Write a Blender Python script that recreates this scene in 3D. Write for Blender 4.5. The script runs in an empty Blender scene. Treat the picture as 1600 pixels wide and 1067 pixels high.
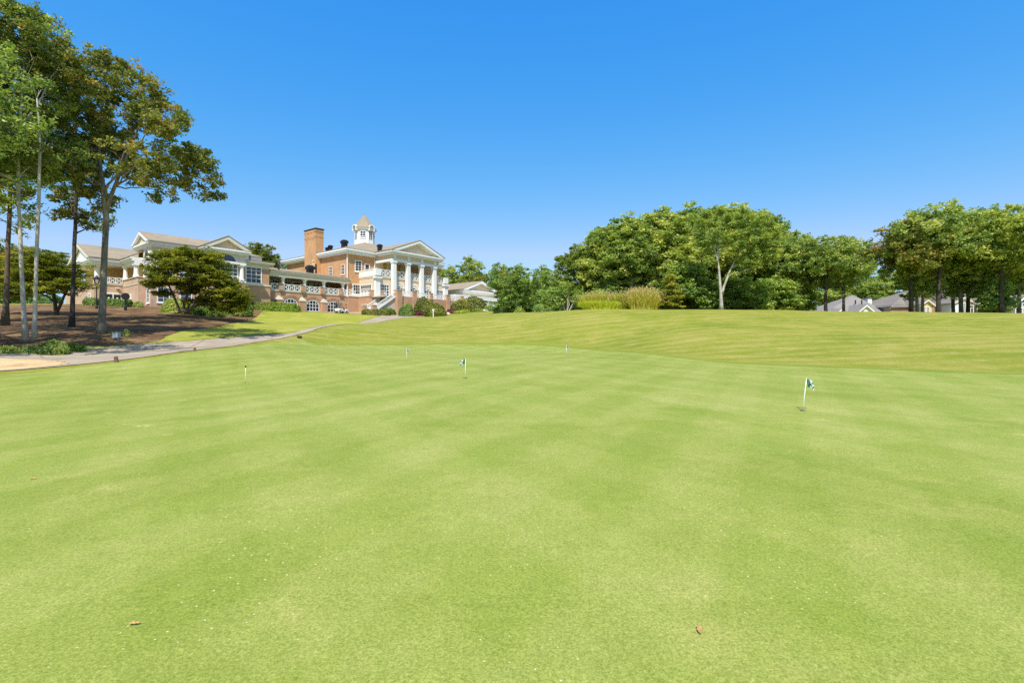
import bpy, bmesh, math, random
import numpy as np
from mathutils import Vector, Matrix

C = bpy.context.scene.collection
PI = math.pi
# ------------------------------------------------------------------ camera, sky, sun
F = 784.0 / 1600.0
CAMZ = 1.6
cam_d = bpy.data.cameras.new('camera')
cam_d.sensor_width = 36.0
cam_d.lens = 36.0 * F
cam_d.clip_start = 0.05
cam_d.clip_end = 5000
cam = bpy.data.objects.new('camera', cam_d)
C.objects.link(cam)
cam.location = (0, 0, CAMZ)
cam.rotation_euler = (PI / 2, 0, 0)
bpy.context.scene.camera = cam

SUN_ELEV = math.radians(54)
SUN_TO = (-0.10, -1.0)                       # horizontal direction towards the sun
world = bpy.data.worlds.new('World')
bpy.context.scene.world = world
world.use_nodes = True
nt = world.node_tree
bg = nt.nodes['Background']
sky = nt.nodes.new('ShaderNodeTexSky')
sky.sky_type = 'NISHITA'
sky.sun_disc = False
sky.sun_elevation = SUN_ELEV
sky.sun_rotation = math.atan2(SUN_TO[0], SUN_TO[1])
sky.air_density = 1.0
sky.dust_density = 0.3
sky.ozone_density = 3.0
sky.altitude = 300
# the deep, polarised blue of the photograph: the sky's three channels get their own response
spl = nt.nodes.new('ShaderNodeSeparateColor')
cmb = nt.nodes.new('ShaderNodeCombineColor')
nt.links.new(sky.outputs['Color'], spl.inputs[0])
for i, (k_, p_, top_) in enumerate(((.285, 2.0, 2.25), (1.13, .72, 3.75), (3.44, .2, 6.0))):
    pw = nt.nodes.new('ShaderNodeMath'); pw.operation = 'POWER'; pw.inputs[1].default_value = p_
    ml = nt.nodes.new('ShaderNodeMath'); ml.operation = 'MULTIPLY'; ml.inputs[1].default_value = k_
    mn_ = nt.nodes.new('ShaderNodeMath'); mn_.operation = 'MINIMUM'; mn_.inputs[1].default_value = top_
    nt.links.new(spl.outputs[i], pw.inputs[0]); nt.links.new(pw.outputs[0], ml.inputs[0])
    nt.links.new(ml.outputs[0], mn_.inputs[0]); nt.links.new(mn_.outputs[0], cmb.inputs[i])
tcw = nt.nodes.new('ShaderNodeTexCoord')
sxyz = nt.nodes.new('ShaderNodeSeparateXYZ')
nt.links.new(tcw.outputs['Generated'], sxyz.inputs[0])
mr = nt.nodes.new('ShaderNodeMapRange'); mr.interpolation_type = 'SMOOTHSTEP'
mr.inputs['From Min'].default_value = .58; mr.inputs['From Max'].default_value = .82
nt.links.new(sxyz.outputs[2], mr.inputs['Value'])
hsv = nt.nodes.new('ShaderNodeHueSaturation')      # unseen overhead sky, colour dulled to take blue out of the shadows
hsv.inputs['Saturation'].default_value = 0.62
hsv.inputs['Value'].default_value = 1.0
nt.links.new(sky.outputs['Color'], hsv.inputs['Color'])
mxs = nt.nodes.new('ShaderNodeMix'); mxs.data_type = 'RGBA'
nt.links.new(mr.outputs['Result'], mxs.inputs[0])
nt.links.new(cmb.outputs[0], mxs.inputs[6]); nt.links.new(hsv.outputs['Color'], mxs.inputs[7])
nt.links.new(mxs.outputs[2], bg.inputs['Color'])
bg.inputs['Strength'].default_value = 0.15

sun_d = bpy.data.lights.new('sun', 'SUN')
sun_d.energy = 4.2
sun_d.angle = math.radians(0.53)
sun_d.color = (1.0, 0.95, 0.87)
sun = bpy.data.objects.new('sun', sun_d)
C.objects.link(sun)
h = math.hypot(*SUN_TO)
sv = Vector((SUN_TO[0] / h * math.cos(SUN_ELEV), SUN_TO[1] / h * math.cos(SUN_ELEV), math.sin(SUN_ELEV)))
sun.rotation_euler = sv.to_track_quat('Z', 'Y').to_euler()

sc = bpy.context.scene
sc.view_settings.view_transform = 'Standard'
sc.view_settings.look = 'None'
sc.view_settings.gamma = 1
sc.view_settings.exposure = 0.45
sc.cycles.use_denoising = False
sc.cycles.max_bounces = 7
sc.cycles.diffuse_bounces = 4
sc.cycles.transmission_bounces = 4
sc.cycles.glossy_bounces = 2

# ------------------------------------------------------------------ node helpers
def mat(name):
    m = bpy.data.materials.new(name)
    m.use_nodes = True
    n = m.node_tree.nodes
    b = n['Principled BSDF']
    return m, m.node_tree, n, b

def noise(t, scale, detail=4, rough=.55, vec=None, dist=0.0):
    n = t.nodes.new('ShaderNodeTexNoise')
    n.inputs['Scale'].default_value = scale
    n.inputs['Detail'].default_value = detail
    n.inputs['Roughness'].default_value = rough
    n.inputs['Distortion'].default_value = dist
    if vec is not None:
        t.links.new(vec, n.inputs['Vector'])
    return n.outputs['Fac']

def coords(t, kind='Object'):
    return t.nodes.new('ShaderNodeTexCoord').outputs[kind]

def mapping(t, vec, scale=(1, 1, 1), rot=(0, 0, 0)):
    m = t.nodes.new('ShaderNodeMapping')
    m.inputs['Scale'].default_value = scale
    m.inputs['Rotation'].default_value = rot
    t.links.new(vec, m.inputs['Vector'])
    return m.outputs['Vector']

def ramp(t, fac, stops):
    r = t.nodes.new('ShaderNodeValToRGB')
    e = r.color_ramp.elements
    while len(e) < len(stops):
        e.new(0.5)
    for el, (p, c) in zip(e, stops):
        el.position = p
        el.color = (*c, 1) if len(c) == 3 else c
    t.links.new(fac, r.inputs['Fac'])
    return r.outputs['Color']

def mixc(t, fac, a, b, mode='MIX'):
    m = t.nodes.new('ShaderNodeMix')
    m.data_type = 'RGBA'
    m.blend_type = mode
    for sock, v in ((m.inputs[0], fac), (m.inputs[6], a), (m.inputs[7], b)):
        if isinstance(v, (int, float)):
            sock.default_value = v
        elif isinstance(v, tuple):
            sock.default_value = (*v, 1)
        else:
            t.links.new(v, sock)
    return m.outputs[2]

def math_n(t, op, a, b=0.0, c=None):
    m = t.nodes.new('ShaderNodeMath')
    m.operation = op
    for i, v in enumerate((a, b, c)):
        if v is None:
            continue
        if isinstance(v, (int, float)):
            m.inputs[i].default_value = v
        else:
            t.links.new(v, m.inputs[i])
    return m.outputs[0]

def rng_map(t, v, a, b, c=0.0, d=1.0):
    m = t.nodes.new('ShaderNodeMapRange')
    t.links.new(v, m.inputs['Value'])
    m.inputs['From Min'].default_value = a
    m.inputs['From Max'].default_value = b
    m.inputs['To Min'].default_value = c
    m.inputs['To Max'].default_value = d
    return m.outputs['Result']

def bump(t, b, height, strength=.3, dist=.02):
    n = t.nodes.new('ShaderNodeBump')
    n.inputs['Strength'].default_value = strength
    n.inputs['Distance'].default_value = dist
    t.links.new(height, n.inputs['Height'])
    t.links.new(n.outputs['Normal'], b.inputs['Normal'])

def plain(name, col, rough=.6, var=.12, scale=1.5, spec=.3, metal=0.0):
    m, t, n, b = mat(name)
    f = noise(t, scale, 5, .6, coords(t))
    lo = tuple(max(0, c * (1 - var)) for c in col)
    hi = tuple(min(1, c * (1 + var)) for c in col)
    t.links.new(ramp(t, f, [(.3, lo), (.7, hi)]), b.inputs['Base Color'])
    b.inputs['Roughness'].default_value = rough
    b.inputs['Specular IOR Level'].default_value = spec
    b.inputs['Metallic'].default_value = metal
    return m

def brick_mat(name, c1, c2, mortar):
    m, t, n, b = mat(name)
    tc = coords(t)
    sep = t.nodes.new('ShaderNodeSeparateXYZ')
    t.links.new(tc, sep.inputs[0])
    s = math_n(t, 'ADD', sep.outputs[0], sep.outputs[1])
    cmb = t.nodes.new('ShaderNodeCombineXYZ')
    t.links.new(s, cmb.inputs[0])
    t.links.new(sep.outputs[2], cmb.inputs[1])
    br = t.nodes.new('ShaderNodeTexBrick')
    t.links.new(cmb.outputs[0], br.inputs['Vector'])
    br.inputs['Scale'].default_value = 1.0
    br.inputs['Brick Width'].default_value = .23
    br.inputs['Row Height'].default_value = .08
    br.inputs['Mortar Size'].default_value = .008
    br.inputs['Color1'].default_value = (*c1, 1)
    br.inputs['Color2'].default_value = (*c2, 1)
    br.inputs['Mortar'].default_value = (*mortar, 1)
    big = noise(t, .45, 5, .65, tc)
    fine = noise(t, 3.5, 4, .7, mapping(t, tc, (1, 1, 2.2)))
    c = mixc(t, 1.0, br.outputs['Color'], ramp(t, big, [(.3, (.80, .78, .77)), (.7, (1.12, 1.12, 1.1))]), 'MULTIPLY')
    c = mixc(t, 1.0, c, ramp(t, fine, [(.3, (.80, .80, .80)), (.7, (1.17, 1.15, 1.12))]), 'MULTIPLY')
    t.links.new(c, b.inputs['Base Color'])
    b.inputs['Roughness'].default_value = .85
    b.inputs['Specular IOR Level'].default_value = .2
    return m

def shingle_mat(name, col):
    m, t, n, b = mat(name)
    tc = coords(t)
    v = noise(t, 6, 4, .7, mapping(t, tc, (1, 1, 3)))
    g = noise(t, .5, 4, .6, tc)
    w = t.nodes.new('ShaderNodeTexWave')
    w.bands_direction = 'Z'
    w.inputs['Scale'].default_value = 2.6
    w.inputs['Distortion'].default_value = .6
    t.links.new(tc, w.inputs['Vector'])
    c = ramp(t, v, [(.25, tuple(x * .72 for x in col)), (.75, tuple(x * 1.22 for x in col))])
    c = mixc(t, 1.0, c, ramp(t, g, [(.3, (.88, .88, .88)), (.7, (1.1, 1.09, 1.06))]), 'MULTIPLY')
    c = mixc(t, 1.0, c, ramp(t, w.outputs['Fac'], [(.1, (.84, .84, .84)), (.4, (1, 1, 1))]), 'MULTIPLY')
    t.links.new(c, b.inputs['Base Color'])
    b.inputs['Roughness'].default_value = .9
    b.inputs['Specular IOR Level'].default_value = .2
    return m

def glass_mat(name, col):
    m, t, n, b = mat(name)
    f = noise(t, .9, 3, .6, coords(t))
    t.links.new(ramp(t, f, [(.35, tuple(c * .45 for c in col)), (.65, tuple(c * 1.5 for c in col))]), b.inputs['Base Color'])
    b.inputs['Roughness'].default_value = .08
    b.inputs['Specular IOR Level'].default_value = .8
    return m

def leaf_mat(name, stops, trans=.3, var=.25):
    m, t, n, b = mat(name)
    at = t.nodes.new('ShaderNodeAttribute')
    at.attribute_name = 'tone'
    oi = t.nodes.new('ShaderNodeObjectInfo')
    fac = math_n(t, 'ADD', at.outputs['Fac'], math_n(t, 'MULTIPLY', math_n(t, 'SUBTRACT', oi.outputs['Random'], .5), var))
    c = ramp(t, fac, stops)
    t.links.new(c, b.inputs['Base Color'])
    b.inputs['Roughness'].default_value = .5
    b.inputs['Specular IOR Level'].default_value = .35
    tr = t.nodes.new('ShaderNodeBsdfTranslucent')
    tc = mixc(t, 1.0, c, (1.15, 1.25, .55), 'MULTIPLY')
    t.links.new(tc, tr.inputs['Color'])
    mx = t.nodes.new('ShaderNodeMixShader')
    mx.inputs[0].default_value = trans
    t.links.new(b.outputs[0], mx.inputs[1])
    t.links.new(tr.outputs[0], mx.inputs[2])
    t.links.new(mx.outputs[0], n['Material Output'].inputs['Surface'])
    return m

def bark_mat(name, lo, hi, scale=3.0, blotch=.5):
    m, t, n, b = mat(name)
    tc = coords(t)
    v = noise(t, scale * 3, 5, .7, mapping(t, tc, (1, 1, .22)))
    g = noise(t, scale * .5, 4, .6, tc)
    c = ramp(t, v, [(.32, lo), (.68, hi)])
    c = mixc(t, 1.0, c, ramp(t, g, [(.35, (1 - blotch,) * 3), (.65, (1.1, 1.1, 1.08))]), 'MULTIPLY')
    t.links.new(c, b.inputs['Base Color'])
    b.inputs['Roughness'].default_value = .9
    b.inputs['Specular IOR Level'].default_value = .15
    bump(t, b, v, .6, .04)
    return m

# ------------------------------------------------------------------ mesh helpers
def np_mesh(name, verts, faces_flat, loop_tot, mats, mat_idx=None, tone=None, smooth=False):
    me = bpy.data.meshes.new(name)
    verts = np.asarray(verts, np.float32)
    faces_flat = np.asarray(faces_flat, np.int32)
    loop_tot = np.asarray(loop_tot, np.int32)
    me.vertices.add(len(verts))
    me.vertices.foreach_set('co', verts.ravel())
    me.loops.add(len(faces_flat))
    me.loops.foreach_set('vertex_index', faces_flat)
    me.polygons.add(len(loop_tot))
    starts = np.concatenate(([0], np.cumsum(loop_tot)[:-1])).astype(np.int32)
    me.polygons.foreach_set('loop_start', starts)
    try:
        me.polygons.foreach_set('loop_total', loop_tot)
    except Exception:
        pass
    for m in mats:
        me.materials.append(m)
    if mat_idx is not None:
        me.polygons.foreach_set('material_index', np.asarray(mat_idx, np.int32))
    if tone is not None:
        a = me.attributes.new('tone', 'FLOAT', 'FACE')
        a.data.foreach_set('value', np.asarray(tone, np.float32))
    if smooth:
        me.polygons.foreach_set('use_smooth', np.ones(len(loop_tot), bool))
    me.update(calc_edges=True)
    me.validate()
    return me

class MB:
    """collects faces, then becomes ONE mesh object"""
    def __init__(self):
        self.v = []; self.f = []; self.mi = []
    def add(self, verts, faces, mi=0):
        o = len(self.v)
        self.v += [tuple(p) for p in verts]
        self.f += [tuple(i + o for i in f) for f in faces]
        self.mi += [mi] * len(faces)
    def box(self, x0, x1, y0, y1, z0, z1, mi=0):
        if x0 > x1: x0, x1 = x1, x0
        if y0 > y1: y0, y1 = y1, y0
        v = [(x0, y0, z0), (x1, y0, z0), (x1, y1, z0), (x0, y1, z0), (x0, y0, z1), (x1, y0, z1), (x1, y1, z1), (x0, y1, z1)]
        self.add(v, [(0, 3, 2, 1), (4, 5, 6, 7), (0, 1, 5, 4), (1, 2, 6, 5), (2, 3, 7, 6), (3, 0, 4, 7)], mi)
    def bar(self, p, q, w, h=None, mi=0):
        h = h or w
        p = Vector(p); q = Vector(q); d = (q - p).normalized()
        up = Vector((0, 0, 1)) if abs(d.z) < .95 else Vector((1, 0, 0))
        s = d.cross(up).normalized() * (w / 2); u = s.cross(d).normalized() * (h / 2)
        v = [p - s - u, p + s - u, p + s + u, p - s + u, q - s - u, q + s - u, q + s + u, q - s + u]
        self.add(v, [(0, 1, 2, 3), (7, 6, 5, 4), (0, 4, 5, 1), (1, 5, 6, 2), (2, 6, 7, 3), (3, 7, 4, 0)], mi)
    def tube(self, pts, rad, n=8, mi=0, cap=True):
        pts = [Vector(p) for p in pts]
        o = len(self.v)
        ref = Vector((0.31, .95, 0.05))
        for i, p in enumerate(pts):
            d = (pts[min(i + 1, len(pts) - 1)] - pts[max(i - 1, 0)]).normalized()
            s = d.cross(ref)
            if s.length < .1: s = d.cross(Vector((1, 0, 0)))
            s.normalize(); u = s.cross(d)
            for k in range(n):
                a = 2 * PI * k / n
                self.v.append(tuple(p + (s * math.cos(a) + u * math.sin(a)) * rad[i]))
        for i in range(len(pts) - 1):
            for k in range(n):
                a = o + i * n + k; b = o + i * n + (k + 1) % n
                self.f.append((a, b, b + n, a + n)); self.mi.append(mi)
        if cap:
            self.f.append(tuple(o + k for k in range(n))[::-1]); self.mi.append(mi)
            e = o + (len(pts) - 1) * n
            self.f.append(tuple(e + k for k in range(n))); self.mi.append(mi)
    def lathe(self, c, prof, n=16, mi=0):
        o = len(self.v)
        for r, z in prof:
            for k in range(n):
                a = 2 * PI * k / n
                self.v.append((c[0] + r * math.cos(a), c[1] + r * math.sin(a), c[2] + z))
        for i in range(len(prof) - 1):
            for k in range(n):
                a = o + i * n + k; b = o + i * n + (k + 1) % n
                self.f.append((a, b, b + n, a + n)); self.mi.append(mi)
        self.f.append(tuple(o + k for k in range(n))[::-1]); self.mi.append(mi)
        e = o + (len(prof) - 1) * n
        self.f.append(tuple(e + k for k in range(n))); self.mi.append(mi)
    def prism(self, poly, off, mi=0):
        """poly: list of 3D points (planar), off: extrusion vector"""
        n = len(poly)
        a = [Vector(p) for p in poly]; b = [p + Vector(off) for p in a]
        self.add(a + b, [tuple(range(n))[::-1], tuple(range(n, 2 * n))] + [(i, (i + 1) % n, n + (i + 1) % n, n + i) for i in range(n)], mi)
    def build(self, name, mats, parent=None, loc=None, smooth=False, bevel=0):
        if not isinstance(mats, (list, tuple)): mats = [mats]
        me = bpy.data.meshes.new(name)
        me.from_pydata(self.v, [], self.f)
        for m in mats: me.materials.append(m)
        me.polygons.foreach_set('material_index', self.mi)
        if smooth: me.polygons.foreach_set('use_smooth', [True] * len(self.f))
        bm = bmesh.new(); bm.from_mesh(me)
        bmesh.ops.recalc_face_normals(bm, faces=bm.faces)
        bm.to_mesh(me); bm.free()
        me.update()
        o = bpy.data.objects.new(name, me)
        C.objects.link(o)
        if parent: o.parent = parent
        if loc: o.location = loc
        if bevel:
            b = o.modifiers.new('bevel', 'BEVEL'); b.width = bevel; b.segments = 2
        return o

def tag(o, label=None, cat=None, group=None, kind=None):
    if label: o['label'] = label
    if cat: o['category'] = cat
    if group: o['group'] = group
    if kind: o['kind'] = kind
    return o

def thing(name, label, cat, loc=(0, 0, 0), rotz=0, group=None):
    o = bpy.data.objects.new(name, None)
    C.objects.link(o)
    o.location = loc; o.rotation_euler = (0, 0, rotz)
    return tag(o, label, cat, group)

def mobj(name, me, parent=None, loc=None):
    o = bpy.data.objects.new(name, me)
    C.objects.link(o)
    if parent: o.parent = parent
    if loc: o.location = loc
    return o

def dup(root, loc, rotz, scale, label, group=None):
    r = root.copy(); C.objects.link(r)
    r.location = loc; r.rotation_euler = (0, 0, rotz)
    r.scale = scale if isinstance(scale, tuple) else (scale,) * 3
    r['label'] = label
    if group: r['group'] = group
    for ch in root.children:
        c = ch.copy(); C.objects.link(c); c.parent = r
        for g in ch.children:
            d = g.copy(); C.objects.link(d); d.parent = c
    return r

# ------------------------------------------------------------------ terrain
def P(px, py, d):
    return ((px - 800) / 784 * d, d, CAMZ + (533 - py) / 784 * d)

ctrl = []
for y in (-60, -25, -8, 0, 4):
    for x in (-40, -15, -4, 4, 15, 40):
        ctrl.append((x, y, .03 * y - (.012 * max(0, -x - 4))))
ctrl += [P(*a) for a in [
    (1254, 642, 9.46), (727, 591.5, 15.3), (635, 563, 23.3), (885, 555, 27.6), (383, 598, 17.2),
    (520, 537, 41), (700, 537, 41), (880, 541, 38), (960, 548.5, 32), (1100, 565, 22.6), (1300, 573, 19.7), (1600, 585, 16.6),
    (0, 586, 19), (180, 564, 23.5), (300, 547.5, 28.5), (400, 533, 36.5), (465, 523, 42), (90, 575, 21.2),
    (0, 553, 26), (150, 545, 30), (300, 533, 34.5), (400, 526, 39), (465, 520.8, 43.5),
    (45, 528, 29.5), (158, 520, 33), (113, 511, 38), (10, 508, 38), (230, 508, 42),
    (0, 476, 62), (100, 476, 64), (200, 478.5, 67), (300, 482, 71), (400, 484, 80), (480, 487, 86), (560, 489, 93),
    (200, 494, 52), (60, 492, 50), (300, 500, 53),
    (450, 505, 62), (520, 500, 72), (400, 518, 46),
    (520, 513.5, 47), (560, 508, 52), (600, 502.5, 60), (650, 499, 68), (700, 496, 76), (570, 507, 66), (620, 494, 88),
    (800, 488, 68), (860, 486.5, 62), (905, 483.5, 57), (1000, 483, 55), (1100, 483, 54), (1230, 484, 53), (1300, 486.5, 51), (1400, 487, 50), (1500, 488, 49), (1600, 489, 48),
    (700, 517, 51), (800, 512, 50), (900, 511, 45), (1000, 515, 41), (1100, 522, 34), (1300, 530, 29.5), (1500, 533, 27), (1600, 536, 25),
    (1300, 504, 40), (1500, 507, 38),
    (620, 489.5, 95), (690, 491, 94), (735, 487, 110), (800, 486, 95), (770, 484, 140), (560, 487, 130),
]]
for x, y, z in ((20, 62, 5.0), (45, 60, 4.8), (10, 75, 5.0), (30, 75, 4.6), (50, 75, 4.4), (70, 75, 4.4), (30, 100, 4.0), (60, 100, 4.0), (100, 100, 4.0),
                (-100, 70, 6.6), (-120, 30, 2), (-60, 20, .6), (-60, 0, -.5), (-90, 120, 7), (0, 130, 6.5), (0, 220, 6), (150, 200, 4), (-200, 200, 6),
                (0, 400, 5), (300, 300, 4), (-300, 300, 5), (300, 0, 2), (-300, 0, 0), (0, -300, -4), (80, 30, 1.5), (120, 50, 4), (60, 10, .6)):
    ctrl.append((x, y, z))
ctrl = np.array(ctrl, float)
_S = 30.0
def _U(r2):
    return np.where(r2 > 1e-12, r2 * np.log(r2 + 1e-12), 0) * .5
_n = len(ctrl)
_xy = ctrl[:, :2] / _S
_K = _U(((_xy[:, None] - _xy[None]) ** 2).sum(-1)) + np.eye(_n) * 2e-3
_Pm = np.hstack([np.ones((_n, 1)), _xy])
_A = np.block([[_K, _Pm], [_Pm.T, np.zeros((3, 3))]])
_wt = np.linalg.solve(_A, np.concatenate([ctrl[:, 2], np.zeros(3)]))
def ground(x, y):
    x = np.asarray(x, float); y = np.asarray(y, float)
    r0 = np.hypot(x, y)
    k = np.minimum(1, 380 / np.maximum(r0, 1e-6))        # beyond 380 m the land runs on level
    q = np.stack([(x * k).ravel(), (y * k).ravel()], -1) / _S
    out = np.empty(len(q))
    for i in range(0, len(q), 20000):
        qq = q[i:i + 20000]
        out[i:i + 20000] = _U(((qq[:, None] - _xy[None]) ** 2).sum(-1)) @ _wt[:_n] + _wt[_n] + qq @ _wt[_n + 1:]
    return out.reshape(x.shape)
def gz(x, y):
    return float(ground(np.array([x]), np.array([y]))[0])
def G(px, d, dz=0.0):
    x = (px - 800) / 784 * d
    return (x, d, gz(x, d) + dz)

def grid_mesh(name, X, Y, off, m, kind='structure', label=None, cat=None):
    n, k = X.shape
    Z = ground(X, Y) + off
    v = np.stack([X, Y, Z], -1).reshape(-1, 3)
    i = np.arange(n - 1)[:, None] * k + np.arange(k - 1)[None]
    f = np.stack([i, i + 1, i + k + 1, i + k], -1).reshape(-1, 4)
    me = np_mesh(name, v, f.ravel(), np.full(len(f), 4), [m], smooth=True)
    bm = bmesh.new(); bm.from_mesh(me)
    up = sum(fc.normal.z for fc in bm.faces)
    if up < 0: bmesh.ops.reverse_faces(bm, faces=bm.faces)
    bm.to_mesh(me); bm.free()
    o = mobj(name, me)
    return tag(o, label, cat, None, kind)

def chaikin(p, it=3):
    p = np.asarray(p, float)
    for _ in range(it):
        q = np.vstack([p[:1], np.stack([.75 * p[:-1] + .25 * p[1:], .25 * p[:-1] + .75 * p[1:]], 1).reshape(-1, p.shape[1]), p[-1:]])
        p = q
    return p

def resample(p, n):
    p = np.asarray(p, float)
    s = np.concatenate(([0], np.cumsum(np.linalg.norm(np.diff(p, axis=0), axis=1))))
    t = np.linspace(0, s[-1], n)
    return np.stack([np.interp(t, s, p[:, k]) for k in range(p.shape[1])], -1)

def pd(l):
    return [((a - 800) / 784 * d, d) for a, d in l]

def strip(name, A, B, n, k, off, m, grade=1.0, jitter=0, **kw):
    A = resample(chaikin(A), n); B = resample(chaikin(B), n)
    if jitter:
        r = np.random.default_rng(5)
        for E in (A, B):
            j = r.normal(0, jitter, (n, 2))
            j = (j + np.roll(j, 1, 0) + np.roll(j, 2, 0)) / 1.7
            E += j
    t = np.linspace(0, 1, k) ** grade
    X = A[:, None, 0] * (1 - t) + B[:, None, 0] * t
    Y = A[:, None, 1] * (1 - t) + B[:, None, 1] * t
    return grid_mesh(name, X, Y, off, m, **kw)

# ground materials
def rough_mat():
    m, t, n, b = mat('rough_grass')
    tc = coords(t)
    big = noise(t, .22, 5, .6, tc, .4)
    mid = noise(t, .9, 5, .65, mapping(t, tc, (.55, 1.3, 1)))
    fine = noise(t, 9, 6, .75, tc)
    vf = noise(t, 42, 3, .7, tc)
    c = ramp(t, big, [(.3, (.185, .228, .024)), (.5, (.248, .268, .038)), (.7, (.325, .302, .070))])
    wv = t.nodes.new('ShaderNodeTexWave'); wv.bands_direction = 'Y'
    wv.inputs['Scale'].default_value = .16; wv.inputs['Distortion'].default_value = 1.2
    wv.inputs['Detail'].default_value = 2; wv.inputs['Detail Scale'].default_value = .12
    t.links.new(tc, wv.inputs['Vector'])
    c = mixc(t, 1.0, c, ramp(t, wv.outputs['Fac'], [(.25, (.90, .95, .84)), (.75, (1.08, 1.04, 1.12))]), 'MULTIPLY')
    stk = noise(t, 1.6, 6, .7, mapping(t, tc, (.8, 1.3, 1), (0, 0, .15)))
    c = mixc(t, ramp(t, mid, [(.48, (0, 0, 0)), (.72, (.5, .5, .5))]), c, (.43, .37, .14))
    c = mixc(t, ramp(t, stk, [(.53, (0, 0, 0)), (.74, (.55, .55, .55))]), c, (.50, .405, .175))
    c = mixc(t, ramp(t, mid, [(.25, (.5, .5, .5)), (.45, (0, 0, 0))]), c, (.20, .265, .03))
    c = mixc(t, 1.0, c, ramp(t, fine, [(.25, (.66, .68, .62)), (.75, (1.26, 1.24, 1.22))]), 'MULTIPLY')
    c = mixc(t, 1.0, c, ramp(t, vf, [(.25, (.72, .74, .7)), (.75, (1.25, 1.24, 1.2))]), 'MULTIPLY')
    t.links.new(c, b.inputs['Base Color'])
    b.inputs['Roughness'].default_value = .9
    b.inputs['Specular IOR Level'].default_value = .1
    bump(t, b, fine, .7, .05)
    return m

def green_mat():
    m, t, n, b = mat('green_turf')
    tc = coords(t)
    wob = noise(t, .35, 3, .5, tc)
    def stripe(angle, scale, dist):
        v = mapping(t, tc, (1, 1, 1), (0, 0, angle))
        w = t.nodes.new('ShaderNodeTexWave')
        w.inputs['Scale'].default_value = scale
        w.inputs['Distortion'].default_value = dist
        w.inputs['Detail'].default_value = 2
        w.inputs['Detail Scale'].default_value = .5
        t.links.new(v, w.inputs['Vector'])
        return w.outputs['Fac']
    s1 = stripe(math.radians(28), .20, .9)
    s2 = stripe(math.radians(-32), .20, .9)
    big = noise(t, .30, 4, .6, tc, .6)
    mid = noise(t, 1.3, 5, .65, tc, .3)
    sm = noise(t, 9, 8, .82, tc)
    fine = noise(t, 95, 4, .75, tc)
    vfine = noise(t, 330, 3, .8, tc)
    grain = noise(t, 50, 3, .7, tc)
    cl = noise(t, 3.2, 6, .75, tc)
    c = ramp(t, big, [(.28, (.216, .276, .044)), (.5, (.264, .320, .064)), (.72, (.315, .355, .092))])
    c = mixc(t, 1.0, c, ramp(t, s1, [(.36, (.945, .97, .90)), (.64, (1.045, 1.025, 1.10))]), 'MULTIPLY')
    c = mixc(t, 1.0, c, ramp(t, s2, [(.36, (.955, .975, .92)), (.64, (1.035, 1.02, 1.07))]), 'MULTIPLY')
    c = mixc(t, ramp(t, mid, [(.54, (0, 0, 0)), (.78, (.45, .45, .45))]), c, (.42, .40, .13))
    c = mixc(t, ramp(t, mid, [(.24, (.4, .4, .4)), (.46, (0, 0, 0))]), c, (.20, .285, .032))
    c = mixc(t, 1.0, c, ramp(t, sm, [(.25, (.86, .885, .82)), (.75, (1.13, 1.10, 1.15))]), 'MULTIPLY')
    c = mixc(t, 1.0, c, ramp(t, fine, [(.25, (.50, .56, .38)), (.5, (1, 1, 1)), (.75, (1.5, 1.38, 1.6))]), 'MULTIPLY')
    c = mixc(t, 1.0, c, ramp(t, vfine, [(.25, (.55, .6, .45)), (.75, (1.45, 1.36, 1.55))]), 'MULTIPLY')
    c = mixc(t, 1.0, c, ramp(t, grain, [(.28, (.70, .75, .6)), (.72, (1.28, 1.22, 1.35))]), 'MULTIPLY')
    c = mixc(t, 1.0, c, ramp(t, cl, [(.3, (.93, .945, .90)), (.7, (1.065, 1.05, 1.08))]), 'MULTIPLY')
    # pale sand specks left by top dressing and worn ball marks
    vo = t.nodes.new('ShaderNodeTexVoronoi')
    vo.voronoi_dimensions = '2D'
    vo.inputs['Scale'].default_value = 8.5
    vo.inputs['Randomness'].default_value = 1
    t.links.new(tc, vo.inputs['Vector'])
    spk = ramp(t, vo.outputs['Distance'], [(.022, (1, 1, 1)), (.058, (0, 0, 0))])
    gate = ramp(t, noise(t, .75, 3, .5, tc), [(.44, (0, 0, 0)), (.58, (1, 1, 1))])
    cs = t.nodes.new('ShaderNodeSeparateColor')
    t.links.new(vo.outputs['Color'], cs.inputs[0])
    keep = ramp(t, cs.outputs[0], [(.60, (0, 0, 0)), (.64, (1, 1, 1))])
    k = mixc(t, 1.0, mixc(t, 1.0, spk, gate, 'MULTIPLY'), keep, 'MULTIPLY')
    c = mixc(t, math_n(t, 'MULTIPLY', k, .9), c, (.86, .80, .50))
    # a few bare straw coloured scuffs
    scuff = math_n(t, 'MULTIPLY', rng_map(t, noise(t, 1.05, 2, .5, mapping(t, tc, (1, 1.6, 1))), .70, .76), rng_map(t, noise(t, 22, 4, .7, tc), .46, .6))
    c = mixc(t, math_n(t, 'MULTIPLY', scuff, .65), c, (.60, .54, .27))
    t.links.new(c, b.inputs['Base Color'])
    b.inputs['Roughness'].default_value = .85
    b.inputs['Specular IOR Level'].default_value = .12
    bump(t, b, fine, .5, .006)
    return m

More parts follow.
